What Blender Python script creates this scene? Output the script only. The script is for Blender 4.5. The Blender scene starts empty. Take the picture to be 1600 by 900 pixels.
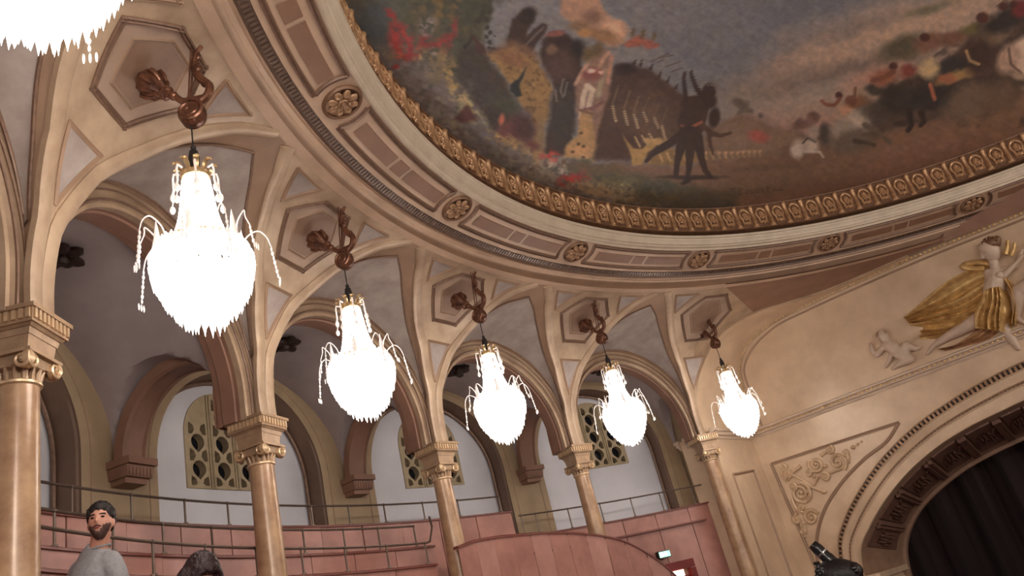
import bpy, bmesh, math, random
import numpy as np
from math import radians, sin, cos, pi, sqrt
from mathutils import Vector, Matrix
from mathutils.geometry import tessellate_polygon

random.seed(7)
SC = bpy.context.scene
COL = SC.collection

# ------------------------------------------------------------------ camera, world, exposure
CAM = np.array([-6.6828, -5.1345, 0.0])
FPX, PITCH, ROLL = 1222.8, 0.4133, -0.2548
_cp, _sp, _cr, _sr = cos(PITCH), sin(PITCH), cos(ROLL), sin(ROLL)
FWD = np.array([0, _cp, _sp])
_r0, _u0 = np.array([1.0, 0, 0]), np.array([0, -_sp, _cp])
RIGHT, UP = _cr * _r0 + _sr * _u0, -_sr * _r0 + _cr * _u0
cd = bpy.data.cameras.new('camera')
cd.sensor_width = 36.0
cd.lens = FPX * 36.0 / 1600.0
cd.clip_start = 0.05
cam = bpy.data.objects.new('camera', cd)
COL.objects.link(cam)
cam.matrix_world = Matrix(((RIGHT[0], UP[0], -FWD[0], CAM[0]), (RIGHT[1], UP[1], -FWD[1], CAM[1]),
                           (RIGHT[2], UP[2], -FWD[2], CAM[2]), (0, 0, 0, 1)))
SC.camera = cam

w = bpy.data.worlds.new('world')
SC.world = w
w.use_nodes = True
w.node_tree.nodes['Background'].inputs[0].default_value = (1.0, 0.91, 0.85, 1)
w.node_tree.nodes['Background'].inputs[1].default_value = 0.42

def lamp(name, loc, power, color, size):
    l = bpy.data.lights.new(name, 'POINT')
    l.energy, l.color, l.shadow_soft_size = power, color, size
    o = bpy.data.objects.new(name, l)
    COL.objects.link(o)
    o.location = loc
    return o
# the chandeliers of the bays behind and beside the camera, outside the frame
for k, (ax, p) in enumerate(((221, 300), (240, 300), (259, 300), (278, 300), (297, 300), (316, 300), (335, 300), (354, 300), (13, 300), (32, 300))):
    lamp('house_lamp', (8.66 * cos(radians(ax)), 8.66 * sin(radians(ax)), 2.8), p, (1.0, 0.90, 0.80), 0.35)

SC.view_settings.view_transform = 'Standard'
SC.view_settings.look = 'None'
SC.view_settings.exposure = 0.0
SC.view_settings.gamma = 1.0
SC.view_settings.use_curve_mapping = False

# ------------------------------------------------------------------ helpers
def lin(c):
    c = np.asarray(c, float) / 255.0
    return np.where(c <= 0.04045, c / 12.92, ((c + 0.055) / 1.055) ** 2.4)

def mat(name, rgb, rough=0.6, metal=0.0, var=0.12, scale=3.0, bump=0.0, bscale=40.0, rgb2=None, emit=None, coat=0.0):
    m = bpy.data.materials.new(name)
    m.use_nodes = True
    nt = m.node_tree
    b = nt.nodes['Principled BSDF']
    c = lin(rgb)
    b.inputs['Roughness'].default_value = rough
    b.inputs['Metallic'].default_value = metal
    if coat:
        b.inputs['Coat Weight'].default_value = coat
    if emit:
        b.inputs['Emission Color'].default_value = (*lin(emit[0]), 1)
        b.inputs['Emission Strength'].default_value = emit[1]
    if var > 0:
        tc = nt.nodes.new('ShaderNodeTexCoord')
        n = nt.nodes.new('ShaderNodeTexNoise')
        n.inputs['Scale'].default_value = scale
        n.inputs['Detail'].default_value = 6
        n.inputs['Roughness'].default_value = 0.6
        r = nt.nodes.new('ShaderNodeValToRGB')
        r.color_ramp.elements[0].position = 0.3
        r.color_ramp.elements[1].position = 0.7
        c2 = lin(rgb2) if rgb2 is not None else c * (1 - var)
        r.color_ramp.elements[0].color = (*c2, 1)
        r.color_ramp.elements[1].color = (*np.clip(c * (1 + var * 0.5), 0, 1), 1)
        nt.links.new(tc.outputs['Object'], n.inputs['Vector'])
        nt.links.new(n.outputs['Fac'], r.inputs['Fac'])
        nt.links.new(r.outputs['Color'], b.inputs['Base Color'])
        if bump:
            n2 = nt.nodes.new('ShaderNodeTexNoise')
            n2.inputs['Scale'].default_value = bscale
            n2.inputs['Detail'].default_value = 4
            bp = nt.nodes.new('ShaderNodeBump')
            bp.inputs['Strength'].default_value = bump
            bp.inputs['Distance'].default_value = 0.02
            nt.links.new(tc.outputs['Object'], n2.inputs['Vector'])
            nt.links.new(n2.outputs['Fac'], bp.inputs['Height'])
            nt.links.new(bp.outputs['Normal'], b.inputs['Normal'])
    else:
        b.inputs['Base Color'].default_value = (*c, 1)
    return m

MT = {
    'plaster': mat('painted_plaster', (190, 166, 139), 0.40, 0.08, 0.24, 2.2, 0.08, rgb2=(158, 132, 108)),
    'plaster_lo': mat('painted_plaster_brown', (166, 136, 112), 0.5, 0.05, 0.2, 2.5, 0.08),
    'panel_grey': mat('grey_panel_paint', (170, 158, 150), 0.6, 0, 0.18, 3.5, 0.05, rgb2=(148, 132, 124)),
    'hexpanel': mat('hexagon_panel_paint', (176, 150, 130), 0.55, 0.05, 0.2, 3.0, 0.05),
    'bronze_line': mat('bronze_moulding', (134, 106, 88), 0.42, 0.2, 0.25, 20),
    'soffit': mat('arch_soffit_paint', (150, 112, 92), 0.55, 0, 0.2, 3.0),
    'vault': mat('vault_grey_paint', (176, 162, 160), 0.75, 0, 0.14, 2.0),
    'pier': mat('olive_plaster', (174, 151, 120), 0.6, 0, 0.15, 2.5),
    'reveal': mat('reveal_brown_paint', (122, 96, 78), 0.6, 0, 0.12, 3),
    'white': mat('white_wall_paint', (224, 223, 228), 0.75, 0, 0.06, 2.0),
    'claustra': mat('claustra_stone', (184, 166, 134), 0.65, 0, 0.15, 8, 0.1),
    'shaft': mat('column_marble', (180, 148, 114), 0.28, 0.05, 0.35, 5.0, rgb2=(144, 108, 82)),
    'capital': mat('capital_gilt', (174, 144, 114), 0.4, 0.15, 0.25, 9.0, 0.1),
    'cap_gilt': mat('capital_gold_leaf', (222, 192, 154), 0.32, 0.4, 0.2, 20.0),
    'bronze': mat('bracket_bronze', (128, 86, 64), 0.3, 0.5, 0.3, 14.0, 0.2, rgb2=(80, 52, 42)),
    'cable': mat('black_cable', (34, 28, 28), 0.6, 0, 0.1, 30),
    'ring': mat('ring_plaster', (198, 168, 142), 0.45, 0.05, 0.18, 2.5, 0.08),
    'ringcream': mat('ring_cream', (216, 200, 178), 0.42, 0.05, 0.14, 4.0, 0.05),
    'ringpanel': mat('ring_panel_brown', (144, 108, 86), 0.5, 0, 0.18, 3.5),
    'dentil': mat('dentil_bronze', (112, 88, 74), 0.4, 0.15, 0.3, 14.0),
    'gold': mat('aged_gold', (216, 176, 132), 0.33, 0.3, 0.35, 10.0, 0.15, bscale=60, rgb2=(160, 118, 88)),
    'goldbed': mat('gold_ground', (132, 98, 74), 0.42, 0.25, 0.3, 9.0),
    'rosegold': mat('rosette_gold', (176, 140, 106), 0.34, 0.3, 0.35, 16.0, 0.1, rgb2=(120, 88, 66)),
    'reliefgold': mat('relief_gold_wash', (214, 184, 150), 0.36, 0.2, 0.25, 9.0, 0.08),
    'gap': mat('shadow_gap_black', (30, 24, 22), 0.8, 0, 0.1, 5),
    'hexcore': mat('hexagon_core_brown', (148, 118, 98), 0.5, 0.05, 0.2, 5.0),
    'goldlit': mat('bright_gold', (222, 188, 126), 0.32, 0.3, 0.3, 8.0, 0.15, rgb2=(176, 136, 84)),
    'stone': mat('relief_stone', (212, 188, 166), 0.45, 0, 0.12, 6.0),
    'wall': mat('proscenium_plaster', (222, 196, 166), 0.36, 0.08, 0.16, 1.6, 0.06, rgb2=(202, 174, 144)),
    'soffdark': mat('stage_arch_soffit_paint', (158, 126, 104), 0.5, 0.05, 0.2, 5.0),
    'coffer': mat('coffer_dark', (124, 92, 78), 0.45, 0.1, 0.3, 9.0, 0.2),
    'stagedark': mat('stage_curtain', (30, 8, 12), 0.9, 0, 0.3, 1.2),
    'redwood': mat('red_wood', (180, 128, 115), 0.4, 0, 0.2, 2.5, 0.04, rgb2=(154, 104, 93)),
    'redwood2': mat('red_wood_rose', (188, 140, 128), 0.4, 0, 0.2, 2.0, 0.04, rgb2=(164, 114, 104)),
    'redtrim': mat('red_wood_trim', (122, 66, 56), 0.4, 0, 0.15, 6),
    'rail': mat('rail_steel', (116, 100, 88), 0.4, 0.5, 0.2, 12),
    'floor': mat('gallery_carpet', (84, 34, 32), 0.9, 0, 0.2, 20),
    'glass': mat('dark_glass', (26, 28, 36), 0.12, 0, 0.1, 3),
    'black': mat('black_gloss', (20, 18, 19), 0.22, 0.1, 0.1, 10, coat=0.4),
    'blackmatt': mat('black_metal', (34, 28, 28), 0.45, 0.2, 0.2, 16, 0.3),
    'chrome': mat('chrome_ring', (220, 220, 220), 0.12, 1.0, 0.05, 10),
    'skin': mat('skin', (206, 150, 128), 0.5, 0, 0.1, 12),
    'lip': mat('lips', (168, 98, 90), 0.5, 0, 0.05, 12),
    'hair': mat('dark_hair', (34, 24, 22), 0.6, 0, 0.3, 60, 0.6),
    'beard': mat('short_beard', (84, 58, 50), 0.7, 0, 0.3, 90, 0.4),
    'hair2': mat('brown_black_hair', (46, 26, 28), 0.45, 0, 0.3, 50, 0.6),
    'eye': mat('eye_dark', (30, 24, 22), 0.3, 0, 0.05, 10),
    'sweater': mat('grey_knit', (150, 148, 150), 0.9, 0, 0.14, 26, 0.3),
    'top2': mat('dark_top', (66, 40, 44), 0.9, 0, 0.1, 20),
    'trouser': mat('dark_trousers', (44, 44, 54), 0.9, 0, 0.1, 20),
    'boss': mat('boss_bronze', (58, 40, 34), 0.5, 0.3, 0.3, 14, 0.3),
    'crystal': mat('crystal_glow', (255, 255, 255), 0.1, 0, 0, emit=((255, 247, 241), 4.6)),  # the glass itself emits, in place of light from the bulbs inside
    'crystal_soft': mat('crystal_pendant_glow', (226, 216, 208), 0.08, 0, 0, emit=((255, 240, 230), 0.32)),  # faint emission added for bulb light caught in the hanging glass
    'bulb': mat('lit_bulb', (255, 255, 255), 0.3, 0, 0, emit=((255, 236, 214), 16.0)),
    'crown': mat('crown_gilt', (214, 184, 140), 0.25, 0.7, 0.15, 20),
    'door': mat('red_door', (120, 30, 28), 0.5, 0, 0.15, 5),
    'doorlight': mat('corridor_lamp', (255, 255, 255), 0.4, 0, 0, emit=((255, 240, 206), 5.0)),
    'exitgreen': mat('exit_green', (120, 200, 170), 0.4, 0, 0, emit=((160, 230, 205), 1.6)),
    'exitwhite': mat('exit_white', (255, 255, 255), 0.4, 0, 0, emit=((235, 255, 250), 3.0)),
}

def nrm(v):
    v = np.asarray(v, float)
    return v / (np.linalg.norm(v, axis=-1, keepdims=True) + 1e-12)

class MB:
    def __init__(s):
        s.v, s.f, s.n = [], [], 0
    def add(s, verts, faces):
        verts = np.asarray(verts, float).reshape(-1, 3)
        s.v.append(verts)
        s.f.extend([tuple(int(i) + s.n for i in f) for f in faces])
        s.n += len(verts)
        return s
    def grid(s, Pt, cu=False, cv=False):
        Pt = np.asarray(Pt, float)
        nu, nv = Pt.shape[:2]
        fs = []
        for i in range(nu if cu else nu - 1):
            for j in range(nv if cv else nv - 1):
                a, b = i * nv + j, ((i + 1) % nu) * nv + j
                c, d = ((i + 1) % nu) * nv + (j + 1) % nv, i * nv + (j + 1) % nv
                fs.append((a, b, c, d))
        return s.add(Pt.reshape(-1, 3), fs)
    def sweep(s, pts, ups, prof, closed=False, caps=True, cprof=True, scale=None):
        pts = np.asarray(pts, float)
        n = len(pts)
        ups = np.broadcast_to(np.asarray(ups, float), (n, 3))
        if closed:
            T = nrm(np.roll(pts, -1, 0) - np.roll(pts, 1, 0))
        else:
            T = nrm(np.gradient(pts, axis=0))
        side = nrm(np.cross(T, ups))
        up = nrm(np.cross(side, T))
        pr = np.asarray(prof, float)
        sc = np.ones(n) if scale is None else np.asarray(scale, float)
        # mitre sharp corners
        G = pts[:, None] + sc[:, None, None] * (pr[None, :, 0, None] * side[:, None] + pr[None, :, 1, None] * up[:, None])
        base = s.n
        s.grid(G, closed, cprof)
        if caps and not closed and cprof:
            m = len(pr)
            s.f.append(tuple(base + i for i in range(m)))
            s.f.append(tuple(base + (n - 1) * m + i for i in reversed(range(m))))
        return s
    def tube(s, pts, r, n=8, closed=False, caps=True):
        pts = np.asarray(pts, float)
        T = nrm(np.gradient(pts, axis=0)) if len(pts) > 2 else nrm(np.repeat((pts[-1] - pts[0])[None], len(pts), 0))
        # parallel transport
        u = np.cross(T[0], [0, 0, 1.0])
        if np.linalg.norm(u) < 1e-3:
            u = np.cross(T[0], [1.0, 0, 0])
        u = nrm(u)
        U = [u]
        for i in range(1, len(pts)):
            u = U[-1] - T[i] * (U[-1] @ T[i])
            U.append(nrm(u))
        U = np.array(U)
        V = np.cross(T, U)
        rr = np.broadcast_to(np.asarray(r, float), (len(pts),))
        a = np.arange(n) * 2 * pi / n
        G = pts[:, None] + rr[:, None, None] * (np.cos(a)[None, :, None] * U[:, None] + np.sin(a)[None, :, None] * V[:, None])
        base = s.n
        s.grid(G, closed, True)
        if caps and not closed:
            s.f.append(tuple(base + i for i in reversed(range(n))))
            s.f.append(tuple(base + (len(pts) - 1) * n + i for i in range(n)))
        return s
    def lathe(s, prof, n=24, o=(0, 0, 0), ax=None, a0=0, a1=360, lobes=0, lobe=0.0):
        o = np.asarray(o, float)
        X, Y, Z = np.eye(3) if ax is None else np.asarray(ax, float)
        full = abs(a1 - a0) >= 360
        a = np.radians(np.linspace(a0, a1, n, endpoint=not full))
        pr = np.asarray(prof, float)
        k = 1 + lobe * np.cos(lobes * a) if lobes else np.ones_like(a)
        G = o + pr[:, None, 0, None] * k[None, :, None] * (np.cos(a)[None, :, None] * X + np.sin(a)[None, :, None] * Y) + pr[:, None, 1, None] * Z
        return s.grid(G, False, full)
    def box(s, c, h, ax=None, taper=1.0):
        c = np.asarray(c, float)
        X, Y, Z = np.eye(3) if ax is None else np.asarray(ax, float)
        vs = []
        for z in (-1, 1):
            t = 1.0 if z < 0 else taper
            for x, y in ((-1, -1), (1, -1), (1, 1), (-1, 1)):
                vs.append(c + x * h[0] * t * X + y * h[1] * t * Y + z * h[2] * Z)
        return s.add(vs, [(3, 2, 1, 0), (4, 5, 6, 7), (0, 1, 5, 4), (1, 2, 6, 5), (2, 3, 7, 6), (3, 0, 4, 7)])
    def ball(s, c, r, nu=8, nv=12, ax=None):
        c = np.asarray(c, float)
        r = np.broadcast_to(np.asarray(r, float), (3,))
        A = np.eye(3) if ax is None else np.asarray(ax, float)
        th = np.linspace(0.001, pi - 0.001, nu + 1)
        ph = np.arange(nv) * 2 * pi / nv
        L = np.stack([np.sin(th)[:, None] * np.cos(ph) * r[0], np.sin(th)[:, None] * np.sin(ph) * r[1], np.cos(th)[:, None] * np.ones(nv) * r[2]], -1)
        return s.grid(c + L @ A, False, True)
    def verts(s):
        return np.concatenate(s.v) if s.v else np.zeros((0, 3))
    def mesh(s, name, m=None, origin=(0, 0, 0), smooth=40):
        me = bpy.data.meshes.new(name)
        V = s.verts() - np.asarray(origin, float)
        me.from_pydata(V.tolist(), [], s.f)
        if smooth:
            me.polygons.foreach_set('use_smooth', [True] * len(me.polygons))
            me.set_sharp_from_angle(angle=radians(smooth))
        if m is not None:
            me.materials.append(m)
        me.update()
        return me

LOC = {}
def wl(o):
    return LOC.get(o.name, np.zeros(3)) if o is not None else np.zeros(3)

def tag(o, label=None, cat=None, group=None, kind=None):
    if label: o['label'] = label
    if cat: o['category'] = cat
    if group: o['group'] = group
    if kind: o['kind'] = kind
    return o

def empty(name, loc=(0, 0, 0), parent=None):
    o = bpy.data.objects.new(name, None)
    o.empty_display_size = 0.1
    COL.objects.link(o)
    L = np.asarray(loc, float)
    o.location = L - wl(parent)
    if parent: o.parent = parent
    LOC[o.name] = L
    return o

def obj(name, mb, m, parent=None, smooth=40, kind=None, label=None):
    """link world-space geometry as ONE object; its origin is its parent's"""
    org = wl(parent)
    o = bpy.data.objects.new(name, mb.mesh(name, m, org, smooth))
    COL.objects.link(o)
    if parent: o.parent = parent
    LOC[o.name] = org
    if kind: o['kind'] = kind
    if label: o['label'] = label
    return o

def copy_tree(o, parent=None):
    c = o.copy()
    COL.objects.link(c)
    c.parent = parent
    for ch in list(o.children):
        copy_tree(ch, c)
    return c

def place(o, loc, rz=0.0):
    o.location = loc
    o.rotation_euler = (0, 0, rz)
    LOC[o.name] = np.asarray(loc, float)

def PL(az, r, z):
    a = np.radians(az)
    return np.stack(np.broadcast_arrays(r * np.cos(a), r * np.sin(a), np.asarray(z, float) + 0 * a), -1)

def catmull(pts, n):
    pts = np.asarray(pts, float)
    d = np.r_[0, np.cumsum(np.linalg.norm(np.diff(pts, axis=0), axis=1))]
    t = np.linspace(0, d[-1], n)
    m = np.gradient(pts, d, axis=0)
    out = []
    for x in t:
        i = min(np.searchsorted(d, x, side='right') - 1, len(d) - 2)
        h = d[i + 1] - d[i]
        u = (x - d[i]) / h
        out.append((2*u**3-3*u**2+1)*pts[i] + (u**3-2*u**2+u)*h*m[i] + (-2*u**3+3*u**2)*pts[i+1] + (u**3-u**2)*h*m[i+1])
    return np.array(out)

def revolve(prof, az0, az1, n):
    pr = np.asarray(prof, float)
    az = np.linspace(az0, az1, n)
    return PL(az[:, None], pr[None, :, 0], pr[None, :, 1])

def plate(mb, outer, holes, F, d0, d1, back=False):
    """flat plate with holes; F(a,b,d) maps plate coordinates to the world"""
    loops = [np.asarray(outer, float)] + [np.asarray(h, float) for h in holes]
    tris = tessellate_polygon([[Vector((p[0], p[1], 0)) for p in L] for L in loops])
    allp = np.concatenate(loops)
    f = F(allp[:, 0], allp[:, 1], d1)
    mb.add(f, tris)
    if back:
        mb.add(F(allp[:, 0], allp[:, 1], d0), [t[::-1] for t in tris])
    for L in loops:
        n = len(L)
        a, b = F(L[:, 0], L[:, 1], d0), F(L[:, 0], L[:, 1], d1)
        mb.add(np.concatenate([a, b]), [(i, (i + 1) % n, n + (i + 1) % n, n + i) for i in range(n)])
    return mb

RECT = lambda a, b: [(-a, 0), (a, 0), (a, b), (-a, b)]
TORUS = lambda a, b: [(-a, 0), (-a * .7, b * .7), (0, b), (a * .7, b * .7), (a, 0)]

# ------------------------------------------------------------------ plan of the hall
COLAZ = [202.2, 183.5, 164.85, 146.2, 128.35, 111.2]
_AZ = np.array([40, 92, 111.2, 128.35, 146.2, 164.85, 183.5, 202.2, 400])
_RC = np.array([11.2, 11.1, 10.75, 10.235, 9.94, 9.95, 9.93, 9.93, 9.93])
def rc(az):
    return np.interp(az, _AZ, _RC)
RT, ZS, ZT = 8.42, 2.85, 4.70
def cove(az, th):
    t = np.radians(th)
    r = RT + (rc(az) - 0.135 - RT) * np.cos(t)
    return PL(az, r, ZS + (ZT - ZS) * np.sin(t))
def cove_n(az, th):
    e = 0.05
    du = cove(az + e, th) - cove(az - e, th)
    dv = cove(az, np.minimum(th + e, 90.5)) - cove(az, th - e)
    n = nrm(np.cross(du, dv))
    # towards the room: downwards / inwards
    c = cove(az, th)
    inw = np.stack([-c[..., 0], -c[..., 1], -6 + 0 * c[..., 2]], -1)
    sgn = np.sign((n * inw).sum(-1, keepdims=True))
    return n * sgn
_TH = np.array([-8, 0, 17, 36, 49, 62, 78, 90])
_DX = np.array([.075, .078, .088, .225, .40, .55, .76, 1.0])
def dgroin(th):
    return np.interp(th, _TH, _DX)

# ------------------------------------------------------------------ floors
fl = empty('floor')
tag(fl, 'dark red carpeted gallery floor stepping down towards the stalls', kind='structure')
mb = MB()
for r0, r1, z in ((7.7, 8.62, -1.2), (8.62, 9.35, -0.75), (9.35, 10.2, -0.27), (10.2, 10.7, 0.1), (10.7, 11.2, 0.6), (11.2, 12.2, 0.95)):
    mb.grid(revolve([(r0, z - .3), (r0, z), (r1, z), (r1, z - .3)], 112.5 if r1 < 9.4 else 134, 300, 60))
obj('gallery_step', mb, MT['floor'], fl, smooth=0)
mb = MB()
mb.grid(revolve([(0.01, -6), (13, -6)], 0, 360, 48), True)
obj('stalls_floor', mb, MT['floor'], fl, smooth=0)

# ------------------------------------------------------------------ left wall: arcade of spandrels, lunettes and arches
arcade = empty('wall_left')
tag(arcade, 'cream and gold plaster arcade wall curving up to the ceiling ring', kind='structure')
ROOT_STRUCT = arcade

def surf_poly(az0, verts, nsub=8):
    """closed outline on the cove given (dx deg, theta) corners -> densified az, th"""
    out = []
    for i in range(len(verts)):
        a, b = np.array(verts[i], float), np.array(verts[(i + 1) % len(verts)], float)
        for k in range(nsub):
            out.append(a + (b - a) * k / nsub)
    out = np.array(out)
    return az0 + out[:, 0], out[:, 1]

def frame_on_cove(parent, name, az0, verts, wdt, hgt, m):
    mb = MB()
    n = len(verts)
    for i in range(n):
        a, b = np.array(verts[i], float), np.array(verts[(i + 1) % n], float)
        t = np.linspace(0, 1, 9)
        az, th = az0 + a[0] + (b[0] - a[0]) * t, a[1] + (b[1] - a[1]) * t
        p, nn = cove(az, th), cove_n(az, th)
        ext = nrm(p[-1] - p[0]) * wdt * 0.9
        p[0] -= ext; p[-1] += ext
        mb.sweep(p, nn, [(-wdt, -.005), (-wdt, hgt * .5), (-wdt * .45, hgt), (wdt * .1, hgt * .35), (wdt * .5, hgt * .8), (wdt, hgt * .4), (wdt, -.005)])
    return obj(name, mb, m, parent)

def fill_on_cove(parent, name, az0, verts, off, m):
    c = np.mean(np.array(verts, float), 0)
    az, th = surf_poly(az0, verts)
    K = 6
    G = []
    for k in range(K + 1):
        f = max(k / K, 0.001)
        a2, t2 = az0 + c[0] + (az - az0 - c[0]) * f, c[1] + (th - c[1]) * f
        G.append(cove(a2, t2) + off * cove_n(a2, t2))
    mb = MB().grid(np.array(G), False, True)
    return obj(name, mb, m, parent)

HEX = [(1.45, 50.3), (-1.45, 50.3), (-3.35, 68), (-1.45, 81), (1.45, 81), (3.35, 68)]
HEXI = [(0.95, 55), (-0.95, 55), (-2.15, 67.5), (-0.95, 77), (0.95, 77), (2.15, 67.5)]
TRI = [(1.28, 39.5), (-1.28, 39.5), (0.0, 21.5)]
UTR = [(3.0, 84.5), (6.1, 84.5), (4.45, 70)]

def edge_rib(parent, az0, half, sgn, th0=-7.5, th1=88):
    th = np.linspace(th0, th1, 30)
    az = az0 + sgn * (half * dgroin(th) - np.minimum(.36, half * dgroin(th) * .45))
    p, nn = cove(az, th), cove_n(az, th)
    mb = MB().sweep(p, nn, [(-.07, -.03), (-.07, .012), (-.04, .03), (.04, .03), (.07, .012), (.07, -.03)])
    return obj('edge_rib', mb, MT['plaster'], parent)

NB = len(COLAZ) - 1
for i, az0 in enumerate(COLAZ):
    hl = (COLAZ[i - 1] - az0) / 2 if i > 0 else 9.35
    hr = (az0 - COLAZ[i + 1]) / 2 if i < NB else None
    th = np.linspace(-7.5, 90, 34)
    wv = np.linspace(-1, 1, 17)
    if hr is None:
        wv = np.linspace(0, 1, 9)
    half = np.where(wv > 0, hl, hr or hl)
    AZ = az0 + wv[None] * half[None] * dgroin(th)[:, None]
    sp = obj('spandrel', MB().grid(cove(AZ, th[:, None] + 0 * AZ)), MT['plaster'], arcade)
    frame_on_cove(sp, 'hexagon_frame', az0, HEX, .026, .028, MT['bronze_line'])
    fill_on_cove(sp, 'hexagon_panel', az0, [(a * .93, 66 + (b - 66) * .93) for a, b in HEX], .004, MT['hexpanel'])
    fill_on_cove(sp, 'hexagon_core', az0, [(a * .92, 66 + (b - 66) * .92) for a, b in HEXI], .008, MT['hexcore'])
    frame_on_cove(sp, 'inner_hexagon', az0, HEXI, .012, .012, MT['plaster_lo'])
    frame_on_cove(sp, 'triangle_frame', az0, TRI, .018, .02, MT['plaster_lo'])
    fill_on_cove(sp, 'triangle_panel', az0, [(a * .9, 33 + (b - 33) * .9) for a, b in TRI], .005, MT['panel_grey'])
    for s in ((1, -1) if hr else (1,)):
        V = [(s * a, b) for a, b in UTR]
        frame_on_cove(sp, 'triangle_frame', az0, V, .02, .022, MT['plaster_lo'])
        fill_on_cove(sp, 'triangle_panel', az0, [(s * 4.5 + (a - s * 4.5) * .88, 79.7 + (b - 79.7) * .88) for a, b in V], .005, MT['panel_grey'])
        edge_rib(sp, az0, hl if s > 0 else hr, s)

ZA = 2.88
def arch_path(mid, R, n=41, leg=0.25):
    ph = np.radians(np.linspace(-90, 90, n))
    x = np.r_[-R, R * np.sin(ph), R]
    z = np.r_[ZA - leg, ZA + R * np.cos(ph), ZA - leg]
    rr = rc(mid)
    az = mid - np.degrees(x / rr)
    return az, z
def wall_band(mid, prof, n=41):
    """prof: list of (R, depth) -> grid along the arch, depth outward positive"""
    G = []
    for R, d in prof:
        az, z = arch_path(mid, R, n)
        G.append(PL(az, rc(az) + d, z))
    return np.stack(G, 1)

gallery = empty('wall_back')
tag(gallery, 'grey vaulted gallery with white arched niches behind the columns', kind='structure')

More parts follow.
